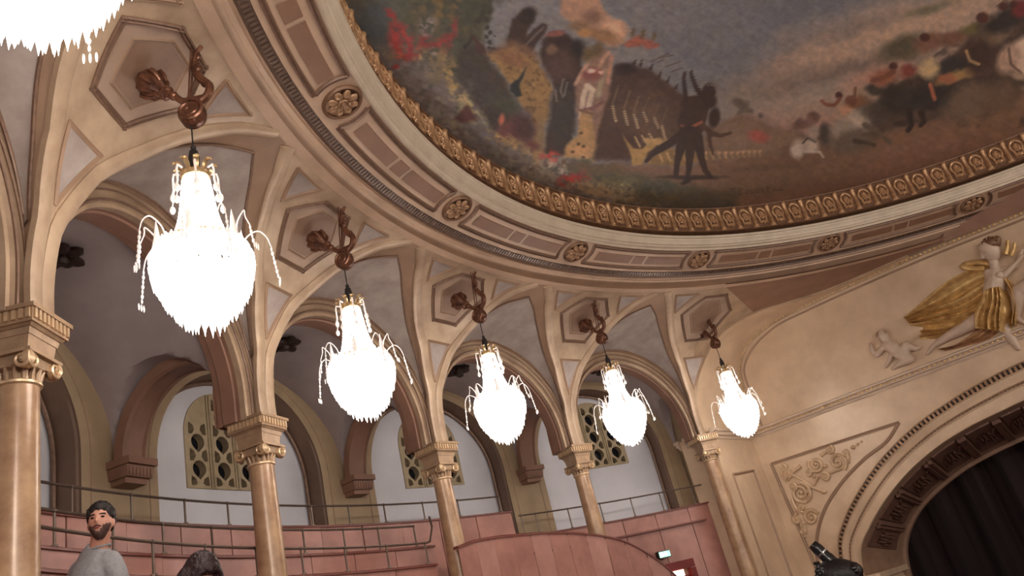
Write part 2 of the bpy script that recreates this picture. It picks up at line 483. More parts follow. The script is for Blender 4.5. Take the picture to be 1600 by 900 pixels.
for b in range(NB):
    A0, A1 = COLAZ[b], COLAZ[b + 1]
    mid, half = (A0 + A1) / 2, (A0 - A1) / 2
    R = half * pi / 180 * rc(mid) - 0.035
    RI = R - 0.20
    # lunette (web) between the arch and the two groins
    ph = np.linspace(-87, 87, 47)
    thg = 90 * (1 - np.abs(ph) / 90) ** 0.85
    azg = np.where(ph < 0, A0 - half * dgroin(thg), A1 + half * dgroin(thg))
    Gg = cove(azg, thg)
    rad = np.radians(ph)
    aza = mid - np.degrees(R * np.sin(rad) / rc(mid))
    Ga = PL(aza, rc(aza) - 0.03, ZA + R * np.cos(rad))
    v = np.linspace(0, 1, 9)
    W = Ga[:, None] * (1 - v)[None, :, None] + Gg[:, None] * v[None, :, None]
    # arch the web slightly upwards
    W[:, :, 2] += 0.05 * np.sin(v * pi)[None] * np.cos(rad)[:, None]
    lun = obj('lunette', MB().grid(W), MT['plaster_lo'], arcade)
    def web(p, q):
        i = (p + 87) / 174 * 46
        i0 = int(np.clip(np.floor(i), 0, 45)); f = i - i0
        j = q * 8; j0 = int(np.clip(np.floor(j), 0, 7)); g = j - j0
        return (W[i0, j0]*(1-f)*(1-g) + W[i0+1, j0]*f*(1-g) + W[i0, j0+1]*(1-f)*g + W[i0+1, j0+1]*f*g)
    dn = nrm(np.array([-cos(radians(mid)), -sin(radians(mid)), -1.6]))
    pa = np.linspace(-76, 76, 45)
    lo = np.array([web(p, .07 + .16 * (abs(p) / 76) ** 2) for p in pa]) + .012 * dn
    hi = np.array([web(p, .76 - .30 * (abs(p) / 76) ** 2) for p in pa]) + .012 * dn
    Gp = np.stack([lo + (hi - lo) * t for t in np.linspace(0, 1, 5)], 1)
    # follow the web surface
    pn = obj('grey_panel', MB().grid(Gp), MT['panel_grey'], lun)
    loop = np.concatenate([lo, hi[::-1]])
    obj('panel_frame', MB().sweep(loop, dn, [(-.012, -.01), (-.012, .010), (0, .016), (.012, .010), (.012, -.01)], closed=True), MT['bronze_line'], lun)
    # archivolt and soffit
    obj('archivolt', MB().grid(wall_band(mid, [(R + .03, .0), (R + .03, -.06), (R - .0, -.085), (R - .045, -.085), (R - .055, -.05), (R - .12, -.05), (R - .13, -.075), (R - .155, -.08), (R - .165, -.05), (RI, -.045), (RI, .02)])), MT['plaster'], arcade)
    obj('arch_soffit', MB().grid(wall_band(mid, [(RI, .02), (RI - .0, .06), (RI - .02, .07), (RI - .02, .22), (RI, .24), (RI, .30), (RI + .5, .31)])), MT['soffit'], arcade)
    # fillet line on the archivolt
    az, z = arch_path(mid, R - .142, 41)
    obj('arch_fillet', MB().tube(PL(az, rc(az) - .088, z), .013, 6), MT['bronze_line'], arcade)
    az, z = arch_path(mid, R - .05, 41)
    obj('arch_fillet', MB().tube(PL(az, rc(az) - .088, z), .010, 6), MT['bronze_line'], arcade)
    # gallery vault
    u = np.linspace(-1, 1, 61)
    r0 = rc(mid) + 0.24
    vv = np.linspace(0, 1, 31)
    hw = half * pi / 180 * rc(mid)
    b1 = 2.72 + 1.62 * np.sqrt(np.clip(1 - (u * hw / (hw - .06)) ** 2, 0, 1))
    b2 = 2.72 + 0.92 * np.sqrt(np.clip(1 - ((vv - .5) / .5) ** 2, 0, 1))
    Z = np.maximum(b1[:, None], b2[None])
    G = PL(mid - u[:, None] * half + 0 * vv[None], r0 + (11.76 - r0) * vv[None] + 0 * u[:, None], Z)
    obj('gallery_vault', MB().grid(G), MT['vault'], gallery, smooth=30)
    # pier face with its arched niche
    hb = radians(half) * 11.75
    ho = radians(6.75) * 11.75
    phs = np.radians(np.linspace(-90, 90, 29))
    hole = [(-ho, .95)] + [(ho * sin(p), 2.8 + ho * cos(p)) for p in phs] + [(ho, .95)]
    mb = MB()
    def FC(r, mid=mid):
        return lambda a, b_, d: PL(mid - np.degrees(a / r), r + d + 0 * a, b_)
    # strips left/right/top of the opening so that the face keeps its curve
    K = 29
    xo = np.array([h[0] for h in hole]); zo = np.array([h[1] for h in hole])
    top = np.full_like(xo, 4.75)
    xe = np.clip(xo * 1.0, -hb, hb)
    mb.grid(np.stack([FC(11.75)(xo, zo + (top - zo) * t, 0) for t in np.linspace(0, 1, 3)], 1))
    for s in (-1, 1):
        x = np.linspace(ho, hb, 5) * s
        mb.grid(np.stack([FC(11.75)(x, np.full_like(x, zz), 0) for zz in (.9, 2.8, 4.75)], 1))
    obj('pier_face', mb, MT['pier'], gallery)
    mb = MB().grid(np.stack([FC(11.75)(xo, zo, 0), FC(11.75)(xo, zo, .03), FC(11.75)(xo * .985, zo, .05), FC(11.75)(xo * .985, zo - .02, .36)], 1))
    obj('niche_reveal', mb, MT['reveal'], gallery)
    mb = MB()
    pp = FC(11.75)(xo * .965, zo - .045, .31)
    inn = np.array([-cos(radians(mid)), -sin(radians(mid)), 0])
    mb.sweep(pp, inn, TORUS(.03, .03))
    obj('niche_moulding', mb, MT['bronze_line'], gallery)
    mb = MB().sweep(FC(11.75)(xo * 1.09, 2.8 + (zo - 2.8) * 1.09, 0), inn, TORUS(.008, .01))
    obj('pier_fillet', mb, MT['plaster_lo'], gallery)
    # white niche wall, left open behind the window
    wm, ws, wr = 155.65 if b == 2 else (136.7 if b == 3 else (118.9 if b == 4 else mid)), .62, .62
    wm = mid if abs(wm - mid) > 1.5 else wm
    win = [(-ws, 2.66)] + [(ws * sin(p), 3.38 + wr * cos(p)) for p in np.radians(np.linspace(-90, 90, 17))] + [(ws, 2.66)]
    xm = np.radians(mid - wm) * 12.1
    win = np.array(win); win[:, 0] += xm
    xs = win[:, 0]; zs = win[:, 1]
    mb = MB()
    F12 = lambda a, b_, d=0, mid=mid: PL(mid - np.degrees(a / 12.1), 12.1 + d + 0 * a, b_)
    topz = np.full_like(xs, 4.6)
    mb.grid(np.stack([F12(xs, zs + (topz - zs) * t) for t in np.linspace(0, 1, 3)], 1))
    mb.grid(np.stack([F12(np.linspace(xs[0], xs[-1], 9), np.full(9, zz)) for zz in (.9, 2.66)], 1))
    hb2 = radians(half) * 12.1
    for x0, x1 in ((-hb2, xs[0]), (xs[-1], hb2)):
        xx = np.linspace(x0, x1, 5)
        mb.grid(np.stack([F12(xx, np.full(5, zz)) for zz in (.9, 2.66, 4.6)], 1))
    obj('niche_wall', mb, MT['white'], gallery)
    # window
    if b >= 1:
        wn = empty('window_%d' % b, PL(wm, 12.1, 2.66))
        tag(wn, 'arched claustra window of pierced stone in white niche wall', kind='structure')
        Fw = lambda a, b_, d, wm=wm: PL(wm - np.degrees(a / 12.1), 12.1 + d + 0 * np.asarray(a), b_)
        outer = [(-ws, 2.66)] + [(ws * sin(p), 3.38 + wr * cos(p)) for p in np.radians(np.linspace(-90, 90, 25))] + [(ws, 2.66)]
        holes = []
        inside = lambda x, z: abs(x) < ws - .035 and (z < 3.38 or x * x + (z - 3.38) ** 2 < (wr - .035) ** 2) and z > 2.70
        for cx in (-.41, 0, .41):
            for k in range(4):
                cz = 2.90 + k * .36 + .02
                R0 = .108
                drop = [(cx + R0 * sin(t), cz + R0 * cos(t)) for t in np.linspace(-2.3, 2.3, 13)] + [(cx, cz - R0 * 1.35)]
                if all(inside(*q) for q in drop):
                    holes.append(drop)
                for s in (-1, 1):
                    lx, lz = cx + s * .095, cz - .165
                    leaf = [(lx + s * .05, lz - .095), (lx - s * .01, lz - .095), (lx - s * .05, lz - .03), (lx - s * .03, lz + .03), (lx + s * .04, lz + .07), (lx + s * .05, lz + .0)]
                    leaf = [(x, min(max(z, 2.70), 9)) for x, z in leaf]
                    if lz > 2.66 and all(inside(x, z + .001) for x, z in leaf):
                        holes.append(leaf)
        mb = plate(MB(), outer, holes, Fw, .10, -.02)
        obj('tracery', mb, MT['claustra'], wn, smooth=30)
        for cx in (-.205, .205):
            zt = 3.38 + sqrt(wr * wr - cx * cx) - .02
            for o2 in (-.022, .022):
                mb = MB().tube(np.array([Fw(np.array(cx + o2), np.array(zz), -.03) for zz in np.linspace(2.66, zt, 5)]), .016, 6)
                obj('mullion', mb, MT['claustra'], wn)
        mb = MB().grid(np.stack([Fw(np.array([-ws, ws]), np.array([zz, zz]), .12) for zz in (2.6, 4.05)], 0))
        obj('pane', mb, MT['glass'], wn)

rr_ = np.array([10.86, 12.3])
obj('end_wall', MB().grid(np.stack([PL(np.full(2, 111.05), rr_, np.full(2, zz)) for zz in (-1.2, 1.9, 4.8)], 1)), MT['pier'], gallery)
# transverse ribs on corbels
for az0 in COLAZ[:5]:
    r0, r1 = rc(az0) + .16, 11.56
    t = np.linspace(0, pi, 33)
    rr = (r0 + r1) / 2 + (r1 - r0) / 2 * np.cos(t)
    zz = 2.72 + .82 * np.sin(t)
    pts = PL(np.full_like(rr, az0), rr, zz)
    tang = np.array([-sin(radians(az0)), cos(radians(az0)), 0])
    # profile: width along tang, height outward from arch centre
    cen = PL(az0, (r0 + r1) / 2, 2.6)
    upv = nrm(cen - pts)
    mb = MB().sweep(pts, upv, [(-.165, -.12), (-.165, .0), (-.125, .02), (-.115, .0), (.115, .0), (.125, .02), (.165, .0), (.165, -.12)])
    rib = obj('rib_arch', mb, MT['soffit'], gallery)
    ax = (np.array([-cos(radians(az0)), -sin(radians(az0)), 0]), tang, np.array([0, 0, 1.0]))
    cb = MB()
    cb.box(PL(az0, 11.6, 2.685), (.17, .205, .04), ax)
    cb.box(PL(az0, 11.62, 2.58), (.135, .175, .06), ax, taper=1.1)
    for k in range(7):
        cb.box(PL(az0, 11.48, 2.575) + tang * (-.15 + k * .05), (.012, .013, .045), ax)
    cb.box(PL(az0, 11.64, 2.49), (.10, .15, .03), ax)
    obj('corbel', cb, MT['soffit'], rib)

# ------------------------------------------------------------------ ceiling ring
ring = empty('trim_1')
tag(ring, 'round plaster ring moulding with rosettes framing the painted ceiling', kind='structure')
obj('ring_fascia', MB().grid(revolve([(8.34, 4.69), (8.46, 4.69), (8.46, 4.755), (8.40, 4.775), (8.31, 4.80), (8.30, 4.825), (8.262, 4.83), (8.25, 4.86), (8.232, 4.86), (8.225, 4.84)], 0, 360, 220), True), MT['ring'], ring)
obj('ring_dentil_bed', MB().grid(revolve([(8.225, 4.84), (8.21, 4.875), (8.12, 4.905), (8.115, 4.89)], 0, 360, 220), True), MT['dentil'], ring)
PZ = lambda r: 4.90 + (8.11 - r) * .30
obj('ring_soffit', MB().grid(revolve([(8.115, 4.89), (8.10, 4.90), (7.90, PZ(7.9)), (7.66, PZ(7.66))], 0, 360, 220), True), MT['ring'], ring)
obj('ring_cornice', MB().grid(revolve([(7.66, PZ(7.66)), (7.655, 5.03), (7.635, 5.025), (7.63, 5.06), (7.60, 5.07), (7.595, 5.10), (7.575, 5.10), (7.57, 5.13), (7.545, 5.16), (7.535, 5.19), (7.515, 5.195), (7.50, 5.225), (7.53, 5.25), (7.68, 5.25)], 0, 360, 220), True), MT['ringcream'], ring)
# dentil row: far too many to be told apart, joined
mb = MB()
daz = 360 / 1000
for k in range(int(62 / daz), int(208 / daz)):
    a = k * daz
    t = np.array([-sin(radians(a)), cos(radians(a)), 0]); rad_ = np.array([cos(radians(a)), sin(radians(a)), 0])
    sl = nrm(-rad_ * .09 + np.array([0, 0, .03])); nn = nrm(np.cross(t, sl))
    mb.box(PL(a, 8.168, 4.888) , (.016, .034, .010), (t, sl, nn))
obj('dentil_row', mb, MT['dentil'], ring, smooth=0, kind='stuff')

def ring_pt(az, r, off=0.0):
    p = PL(az, r, PZ(r))
    p[..., 2] -= off
    return p
RN = lambda az: nrm(np.array([-.29 * cos(radians(az)), -.29 * sin(radians(az)), -1.0]) * np.array([1, 1, 1]))
DROS = 18.95
ROS0 = 173.55
def ring_normals(az):
    a = np.radians(az)
    return nrm(np.stack([-.29 * np.cos(a), -.29 * np.sin(a), -np.ones_like(a)], -1))
ros_proto = None
for k in range(-3, 7):
    az = ROS0 - DROS * k
    # rosette
    if ros_proto is None:
        rr = empty('rosette', (0, 0, 0))
        mb = MB().lathe([(0.0, .0), (.17, 0.0), (.172, .02), (.19, .035), (.205, .02), (.21, 0)], 32)
        obj('rim', mb, MT['goldbed'], rr)
        pb = MB().ball((.108, 0, .022), (.058, .042, .028), 6, 10)
        pet = pb.mesh('petal', MT['rosegold'])
        for q in range(8):
            po = bpy.data.objects.new('petal', pet)
            COL.objects.link(po)
            po.parent = rr
            po.rotation_euler = (0, 0, q * pi / 4)
        mb = MB().lathe([(.055, .0), (.055, .03), (.042, .045), (.03, .03), (.022, .05), (.001, .055)], 20)
        obj('button', mb, MT['rosegold'], rr)
        ros_proto = rr
        o = rr
    else:
        o = copy_tree(ros_proto)
    n = RN(az)
    x = np.array([-sin(radians(az)), cos(radians(az)), 0])
    y = np.cross(n, x)
    p = ring_pt(np.array(az), 7.86)
    o.parent = ring
    o.matrix_local = Matrix(((x[0], y[0], n[0], p[0]), (x[1], y[1], n[1], p[1]), (x[2], y[2], n[2], p[2]), (0, 0, 0, 1)))
    # moulded frame between this rosette and the next
    a0, a1 = az - 1.55, az - DROS + 1.55
    aa = np.linspace(a0, a1, 29)
    path = [ring_pt(aa, 8.035)]
    ce = []
    def endarc(ac, sgn):
        t = np.radians(np.linspace(-32, 32, 9)) * 1.0
        R0 = .31
        return np.array([ring_pt(np.array(ac + sgn * np.degrees(R0 * cos(q) / 7.86)), 7.86 - R0 * sin(q)) for q in t])
    e1 = endarc(az - DROS, 1)[::1]
    e0 = endarc(az, -1)[::-1]
    mbf = MB()
    PRF = [(-.028, 0), (-.028, .012), (-.014, .03), (0, .012), (.012, .02), (.028, .012), (.028, 0)]
    nr = ring_normals(aa)
    def seg(pts):
        ang = np.degrees(np.arctan2(pts[:, 1], pts[:, 0]))
        mbf.sweep(pts, ring_normals(ang), PRF)
    s0 = np.degrees(.31 * cos(radians(32)) / 7.86)
    aa = np.linspace(az - s0, az - DROS + s0, 27)
    seg(ring_pt(aa, 8.035)); seg(ring_pt(aa, 7.695)); seg(e0); seg(e1)
    obj('panel_moulding', mbf, MT['bronze_line'], ring)
    # three painted panels, slightly proud
    for c0, c1 in ((.17, .455), (.475, .56), (.58, .86)):
        c1_, c0_ = az - DROS * c1, az - DROS * c0
        aa2 = np.linspace(c0_, c1_, 9)
        mb = MB().grid(np.stack([ring_pt(aa2, 7.955, -.005), ring_pt(aa2, 7.95, .010), ring_pt(aa2, 7.795, .010), ring_pt(aa2, 7.79, -.005)], 1))
        obj('ring_panel', mb, MT['ringpanel'], ring)
        for r_ in (7.965, 7.78):
            pass

# ------------------------------------------------------------------ gilded frieze
fr = empty('trim_2')
tag(fr, 'gilded frieze of shells and consoles around the painting', kind='structure')
obj('frieze_bed', MB().grid(revolve([(7.72, 5.312), (7.53, 5.312), (7.52, 5.318), (7.52, 5.33), (7.545, 5.345), (7.56, 5.355), (7.56, 5.755), (7.545, 5.76), (7.54, 5.785), (7.60, 5.80)], 0, 360, 220), True), MT['goldbed'], fr)  # bed darker than the shells: shade between the reliefs put into the colour
obj('shadow_gap', MB().grid(revolve([(7.55, 5.245), (7.71, 5.24), (7.71, 5.318)], 0, 360, 160), True), MT['gap'], fr)  # recess faces coloured black to paint in the shade of the gap
# local frame: x tangential, y outwards from the wall (to the room axis), z up
mb = MB()
mb.lathe([(.038, .02), (.042, .05), (.034, .06), (.034, .36), (.042, .37), (.044, .40)], 10, (0, 0, 0), a0=0, a1=180)
mb.tube([(-.02, .012, .05), (-.018, .03, .2), (-.018, .03, .37)], .008, 5)
mb.ball((0, .012, .415), (.042, .045, .026), 5, 10)
mb.ball((0, .012, .03), (.04, .035, .03), 5, 10)
console_me = mb.mesh('console', MT['gold'])
mb = MB()
t = np.linspace(-.25 * pi, 1.25 * pi, 17)
loop = np.stack([.092 * np.cos(t), 0 * t + .012, .255 + .115 * np.sin(t)], -1)
loop = np.concatenate([[(.06, .012, .06)], loop, [(-.06, .012, .06)]])
mb.tube(loop, .022, 6)
for q in np.linspace(0, 2 * pi, 13, endpoint=False):
    d = np.array([sin(q) * .7, 0, cos(q)])
    p0 = np.array([0, .022, .225])
    mb.tube([p0 + d * .012, p0 + d * .05 + [0, .010, 0], p0 + d * .085], [.006, .016, .009], 5)
mb.ball((0, .022, .225), .018, 4, 8)
for q in np.linspace(-1.0, 1.0, 5):
    d = np.array([sin(q), 0, -cos(q)])
    p0 = np.array([0, .02, .12])
    mb.tube([p0, p0 + d * .04 + [0, .012, 0], p0 + d * .07], [.007, .017, .006], 5)
shell_me = mb.mesh('shell', MT['gold'])
mb = MB()
for s in (-1, 0, 1):
    mb.ball((s * .03, .018, .028 - abs(s) * .008), (.022, .02, .03), 4, 8)
mb.tube([(-.06, .012, .02), (-.03, .02, .05), (0, .022, .06), (.03, .02, .05), (.06, .012, .02)], .009, 5)
leaf_me = mb.mesh('leaf_tuft', MT['gold'])
for k in range(int(58 / 2.5), int(207 / 2.5)):
    az = k * 2.5 + .6
    for me, da, nm in ((console_me, 0, 'console'), (shell_me, 1.25, 'shell'), (leaf_me, 0.1, 'leaf_tuft')):
        a = az + da
        o = bpy.data.objects.new(nm, me)
        COL.objects.link(o)
        o.parent = fr
        n = np.array([-cos(radians(a)), -sin(radians(a)), 0])
        x = np.cross(n, [0, 0, 1.0])
        p = PL(a, 7.56, 5.345 if nm != 'leaf_tuft' else 5.325)
        zs = .96
        o.matrix_local = Matrix(((x[0], n[0], 0, p[0]), (x[1], n[1], 0, p[1]), (x[2], n[2], zs, p[2]), (0, 0, 0, 1)))

# ------------------------------------------------------------------ columns
def spiral(c, X, Y, r0, r1, turns, a0, d=1, n=26):
    t = np.linspace(0, 1, n)
    a = a0 + d * turns * 2 * pi * t
    r = r0 + (r1 - r0) * t
    return np.asarray(c, float) + r[:, None] * (np.cos(a)[:, None] * np.asarray(X, float) + np.sin(a)[:, None] * np.asarray(Y, float))

ZB = -0.27
def make_column():
    t = empty('column')
    H = lambda z: (z if z < 2.18 else 2.18 + (z - 2.18) * .885) - ZB
    mb = MB().lathe([(.001, 0), (.19, 0), (.19, .07), (.175, .075), (.185, .10), (.175, .13), (.155, .14), (.155, .17), (.14, .2), (.139, .9), (.134, 1.5), (.126, 2.1), (.122, H(2.18)), (.122, H(2.2))], 32)
    obj('shaft', mb, MT['shaft'], t)
    mb = MB().lathe([(.122, H(2.165)), (.137, H(2.175)), (.139, H(2.19)), (.126, H(2.20))], 28)
    obj('astragal', mb, MT['cap_gilt'], t)
    mb = MB().lathe([(.118, H(2.195)), (.118, H(2.27)), (.15, H(2.285)), (.155, H(2.30))], 28)
    for k in range(16):
        a = k * pi / 8
        mb.tube([(.12 * cos(a), .12 * sin(a), H(2.2)), (.127 * cos(a), .127 * sin(a), H(2.25)), (.145 * cos(a), .145 * sin(a), H(2.285))], [.012, .017, .008], 6)
    obj('necking', mb, MT['capital'], t)
    mb = MB()
    mb.box((0, 0, H(2.33)), (.15, .15, .034))
    mb.box((0, 0, H(2.378)), (.182, .182, .011))
    obj('volute_block', mb, MT['capital'], t)
    for q in range(4):
        a = q * pi / 2
        N = np.array([cos(a), sin(a), 0]); T = np.array([-sin(a), cos(a), 0]); Z = np.array([0, 0, 1.0])
        for s in (-1, 1):
            c = N * .165 + T * s * .122 + Z * H(2.315)
            sp = spiral(c, T * s, Z, .062, .012, 1.6, pi / 2, -1)
            mb = MB().sweep(sp, N, [(-.011, -.03), (-.011, .008), (0, .016), (.011, .008), (.011, -.03)], scale=np.linspace(1.1, .7, len(sp)))
            mb.ball(c + N * .008, .014, 4, 8)
            obj('volute', mb, MT['cap_gilt'], t)
    mb = MB()
    mb.box((0, 0, H(2.45)), (.14, .14, .055), taper=1.1)
    mb.box((0, 0, H(2.535)), (.16, .16, .022), taper=1.06)
    mb.box((0, 0, H(2.57)), (.178, .178, .011), taper=1.12)
    obj('impost_block', mb, MT['capital'], t)
    mb = MB()
    mb.box((0, 0, H(2.588)), (.208, .208, .01))
    mb.box((0, 0, H(2.64)), (.205, .205, .04), taper=1.03)
    mb.box((0, 0, H(2.698)), (.228, .228, .015))
    obj('abacus', mb, MT['capital'], t)
    mb = MB()
    for q in range(4):
        a = q * pi / 2
        N = np.array([cos(a), sin(a), 0]); T = np.array([-sin(a), cos(a), 0]); Z = np.array([0, 0, 1.0])
        for k in range(9):
            mb.box(N * .210 + T * (-.184 + k * .046) + Z * H(2.64), (.012, .012, .034), (N, T, Z))
    obj('fluting', mb, MT['cap_gilt'], t, smooth=0)
    return t
colp = make_column()
CL = ['nearest thick marble column at the left edge, gilt Ionic capital',
      'second marble column from the left, below the second chandelier',
      'middle marble column, right of the curved rows of handrails',
      'slender marble column rising behind the curved red stair wall',
      'engaged marble column at the corner beside the stage arch']
for i in range(5):
    o = colp if i == 0 else copy_tree(colp)
    az = COLAZ[i + 1]
    p = PL(az, rc(az), ZB)
    place(o, p, radians(az + 180))
    tag(o, CL[i], 'column', 'columns of the arcade')

# ------------------------------------------------------------------ chandelier brackets (local: x to the room axis, z up, origin at the hook)
def make_bracket():
    t = empty('chandelier_bracket')
    kc = np.array([-.30, 0, .50]); kd = nrm(np.array([.55, 0, -.62]))
    Y = np.array([0, 1.0, 0]); X = np.cross(Y, kd)
    mb = MB().lathe([(.001, -.06), (.06, -.06), (.085, -.03), (.098, .02), (.105, .05), (.09, .10), (.06, .14), (.045, .17), (.06, .19), (.055, .215), (.03, .23), (.001, .235)], 24, kc, (X, Y, kd), lobes=8, lobe=.08)
    obj('knob', mb, MT['bronze'], t)
    mb = MB()
    for q in range(8):
        a = q * pi / 4 + .2
        r_ = lambda r, z: kc + X * r * cos(a) + Y * r * sin(a) + kd * z
        mb.tube([r_(.075, .0), r_(.112, .04), r_(.105, .085), r_(.075, .13)], [.012, .026, .022, .008], 6)
    obj('knob_leaf', mb, MT['bronze'], t)
    tip = kc + kd * .215
    arm = catmull([tip, tip + kd * .05 + [.02, 0, .0], [-.05, 0, .245], [.03, 0, .232], [.10, 0, .235]], 18)
    obj('arm', MB().tube(arm, .026, 10).ball(arm[3], .037, 6, 10), MT['bronze'], t)
    # volute drum
    mb = MB().lathe([(.001, -.058), (.05, -.062), (.09, -.05), (.102, -.02), (.102, .02), (.09, .05), (.05, .062), (.001, .058)], 24, (.015, 0, .105), ((1, 0, 0), (0, 0, 1), (0, -1, 0)))
    obj('volute_drum', mb, MT['bronze'], t)
    for s in (-1, 1):
        sp = spiral((.015, s * .055, .105), (1, 0, 0), (0, 0, 1), .10, .012, 2.2, pi / 2, s, 44)
        obj('volute_coil', MB().tube(sp, np.linspace(.017, .008, len(sp)), 6), MT['bronze'], t)
    sc = catmull([(.06, 0, .19), (.14, 0, .25), (.16, 0, .33), (.10, 0, .42), (.06, 0, .52), (.07, 0, .62), (.10, 0, .70), (.13, 0, .735)], 30)
    obj('scroll', MB().tube(sc, np.concatenate([np.linspace(.03, .034, 15), np.linspace(.034, .016, 15)]), 8), MT['bronze'], t)
    mb = MB()
    for p, r in (((.12, .03, .40), .035), ((.09, -.03, .5), .03), ((.07, .02, .57), .032), ((.09, 0, .64), .03)):
        mb.ball(p, (r, r * .7, r * 1.3), 5, 8)
    obj('scroll_leaf', mb, MT['bronze'], t)
    for y in (-.022, .022):
        obj('tie_rod', MB().tube([(.0, y, .20), (.03, y, .5), (.06, y, .75)], .007, 6), MT['bronze'], t)
    return t

def make_chandelier():
    t = empty('chandelier')
    obj('cable', MB().tube([(0, 0, .02), (0, 0, -.2)], .006, 6), MT['cable'], t)
    obj('cable_sleeve', MB().lathe([(.001, -.185), (.018, -.19), (.02, -.205), (.014, -.215), (.03, -.235), (.04, -.29), (.036, -.35), (.02, -.40), (.001, -.40)], 16), MT['cable'], t)
    obj('collar', MB().lathe([(.02, -.40), (.095, -.43), (.105, -.455), (.10, -.475), (.085, -.48)], 20), MT['crown'], t)
    for q in range(9):
        a = q * 2 * pi / 9
        pts = [(r * cos(a), r * sin(a), z) for r, z in ((.075, -.46), (.085, -.40), (.115, -.355), (.15, -.37))]
        obj('crown_leaf', MB().sweep(catmull(pts, 9), (0, 0, 1), [(-.02, 0), (0, .008), (.02, 0), (0, -.006)], scale=np.linspace(.7, 1.2, 9)), MT['crown'], t)
    # crown drops
    for q in range(7):
        a = q * 2 * pi / 7 + .3
        mb = MB()
        x, y = .155 * cos(a), .155 * sin(a)
        mb.tube([(x * .7, y * .7, -.42), (x * .95, y * .95, -.41), (x, y, -.45), (x, y, -.55), (x * 1.05, y * 1.05, -.58)], .008, 5)
        mb.ball((x * 1.05, y * 1.05, -.61), (.020, .020, .036), 6, 8)
        mb.tube([(x * 1.05, y * 1.05, -.64), (x * 1.1, y * 1.1, -.68)], .004, 4)
        mb.ball((x * 1.1, y * 1.1, -.71), (.02, .02, .032), 6, 8)
        obj('crown_drop', mb, MT['crystal_soft'], t)
    prof = catmull([(.082, -.47), (.096, -.58), (.112, -.72), (.138, -.86), (.18, -.97), (.275, -1.05)], 40)
    mb = MB()
    for q in range(34):
        a = q * 2 * pi / 34
        pts = np.stack([prof[:, 0] * cos(a), prof[:, 0] * sin(a), prof[:, 1]], -1)
        rad = np.where(np.arange(40) % 2 == 0, .013, .006)
        mb.tube(pts, rad, 4, caps=False)
    obj('crystal_strands', mb, MT['crystal'], t, smooth=0, kind='stuff')
    # basket of prisms
    mb = MB()
    bp = catmull([(.275, -1.05), (.315, -1.12), (.32, -1.20), (.298, -1.29), (.25, -1.385), (.19, -1.46), (.115, -1.535), (.03, -1.58)], 14)
    rnd = random.Random(3)
    for k, (r, z) in enumerate(bp):
        n = max(4, int(2 * pi * r / .046))
        for q in range(n):
            a = (q + .5 * (k % 2)) * 2 * pi / n
            o = np.array([cos(a), sin(a), 0])
            c = o * r + [0, 0, z]
            L = (.055 if k < 8 else .07) + rnd.random() * .04
            wd = .022
            tt = np.array([-sin(a), cos(a), 0])
            mb.add([c + [0, 0, L * .6], c + tt * wd, c + o * wd, c - tt * wd, c - o * wd, c - [0, 0, L * 1.3]],
                   [(0, 1, 2), (0, 2, 3), (0, 3, 4), (0, 4, 1), (5, 2, 1), (5, 3, 2), (5, 4, 3), (5, 1, 4)])
    obj('crystal_prisms', mb, MT['crystal'], t, smooth=0, kind='stuff')
    # basket hoops and lamps inside
    for r, z in ((.285, -1.05), (.285, -1.2), (.15, -1.47)):
        obj('hoop', MB().tube([(r * cos(a), r * sin(a), z) for a in np.linspace(0, 2 * pi, 32, endpoint=False)], .01, 5, closed=True), MT['crown'], t)
    for q in range(6):
        a = q * pi / 3
        obj('bulb', MB().ball((.16 * cos(a), .16 * sin(a), -1.2), (.045, .045, .065), 6, 10), MT['bulb'], t)
    # arching glass sprays
    for q in range(10):
        a = q * 2 * pi / 10 + .1
        big = q % 2 == 0
        R1 = .46 if big else .38
        zt = -.95 if big else -.90
        o = np.array([cos(a), sin(a), 0])
        pts = catmull([o * .27 + [0, 0, -1.06], o * .30 + [0, 0, zt - .02], o * (.28 + R1) / 2 + o * .02 + [0, 0, zt + .03], o * (R1 - .03) + [0, 0, zt - .01], o * R1 + [0, 0, zt - .10]], 18)
        arm = obj('spray', MB().tube(pts, np.linspace(.006, .004, 18), 5), MT['crystal_soft'], t)
        mb = MB()
        zz = zt - .10
        n = 7 if big else 4
        for k in range(n):
            mb.ball(o * (R1 + .004 * k) + [0, 0, zz - .02 - k * .036], (.007 + .003 * (k % 2), .007, .019), 4, 6)
        for s in (-.025, 0, .025):
            mb.ball(o * (R1 + .03) + np.array([-sin(a), cos(a), 0]) * s + [0, 0, zz - .03 - n * .036], (.006, .006, .028), 4, 5)
        obj('pendant', mb, MT['crystal_soft'], arm)
    for q in range(6):
        a = q * pi / 3 + .35
        o = np.array([cos(a), sin(a), 0])
        obj('spike', MB().lathe([(.001, -.86), (.012, -.93), (.02, -1.0), (.032, -1.06), (.02, -1.1)], 8, o * .285), MT['crystal_soft'], t)
    return t

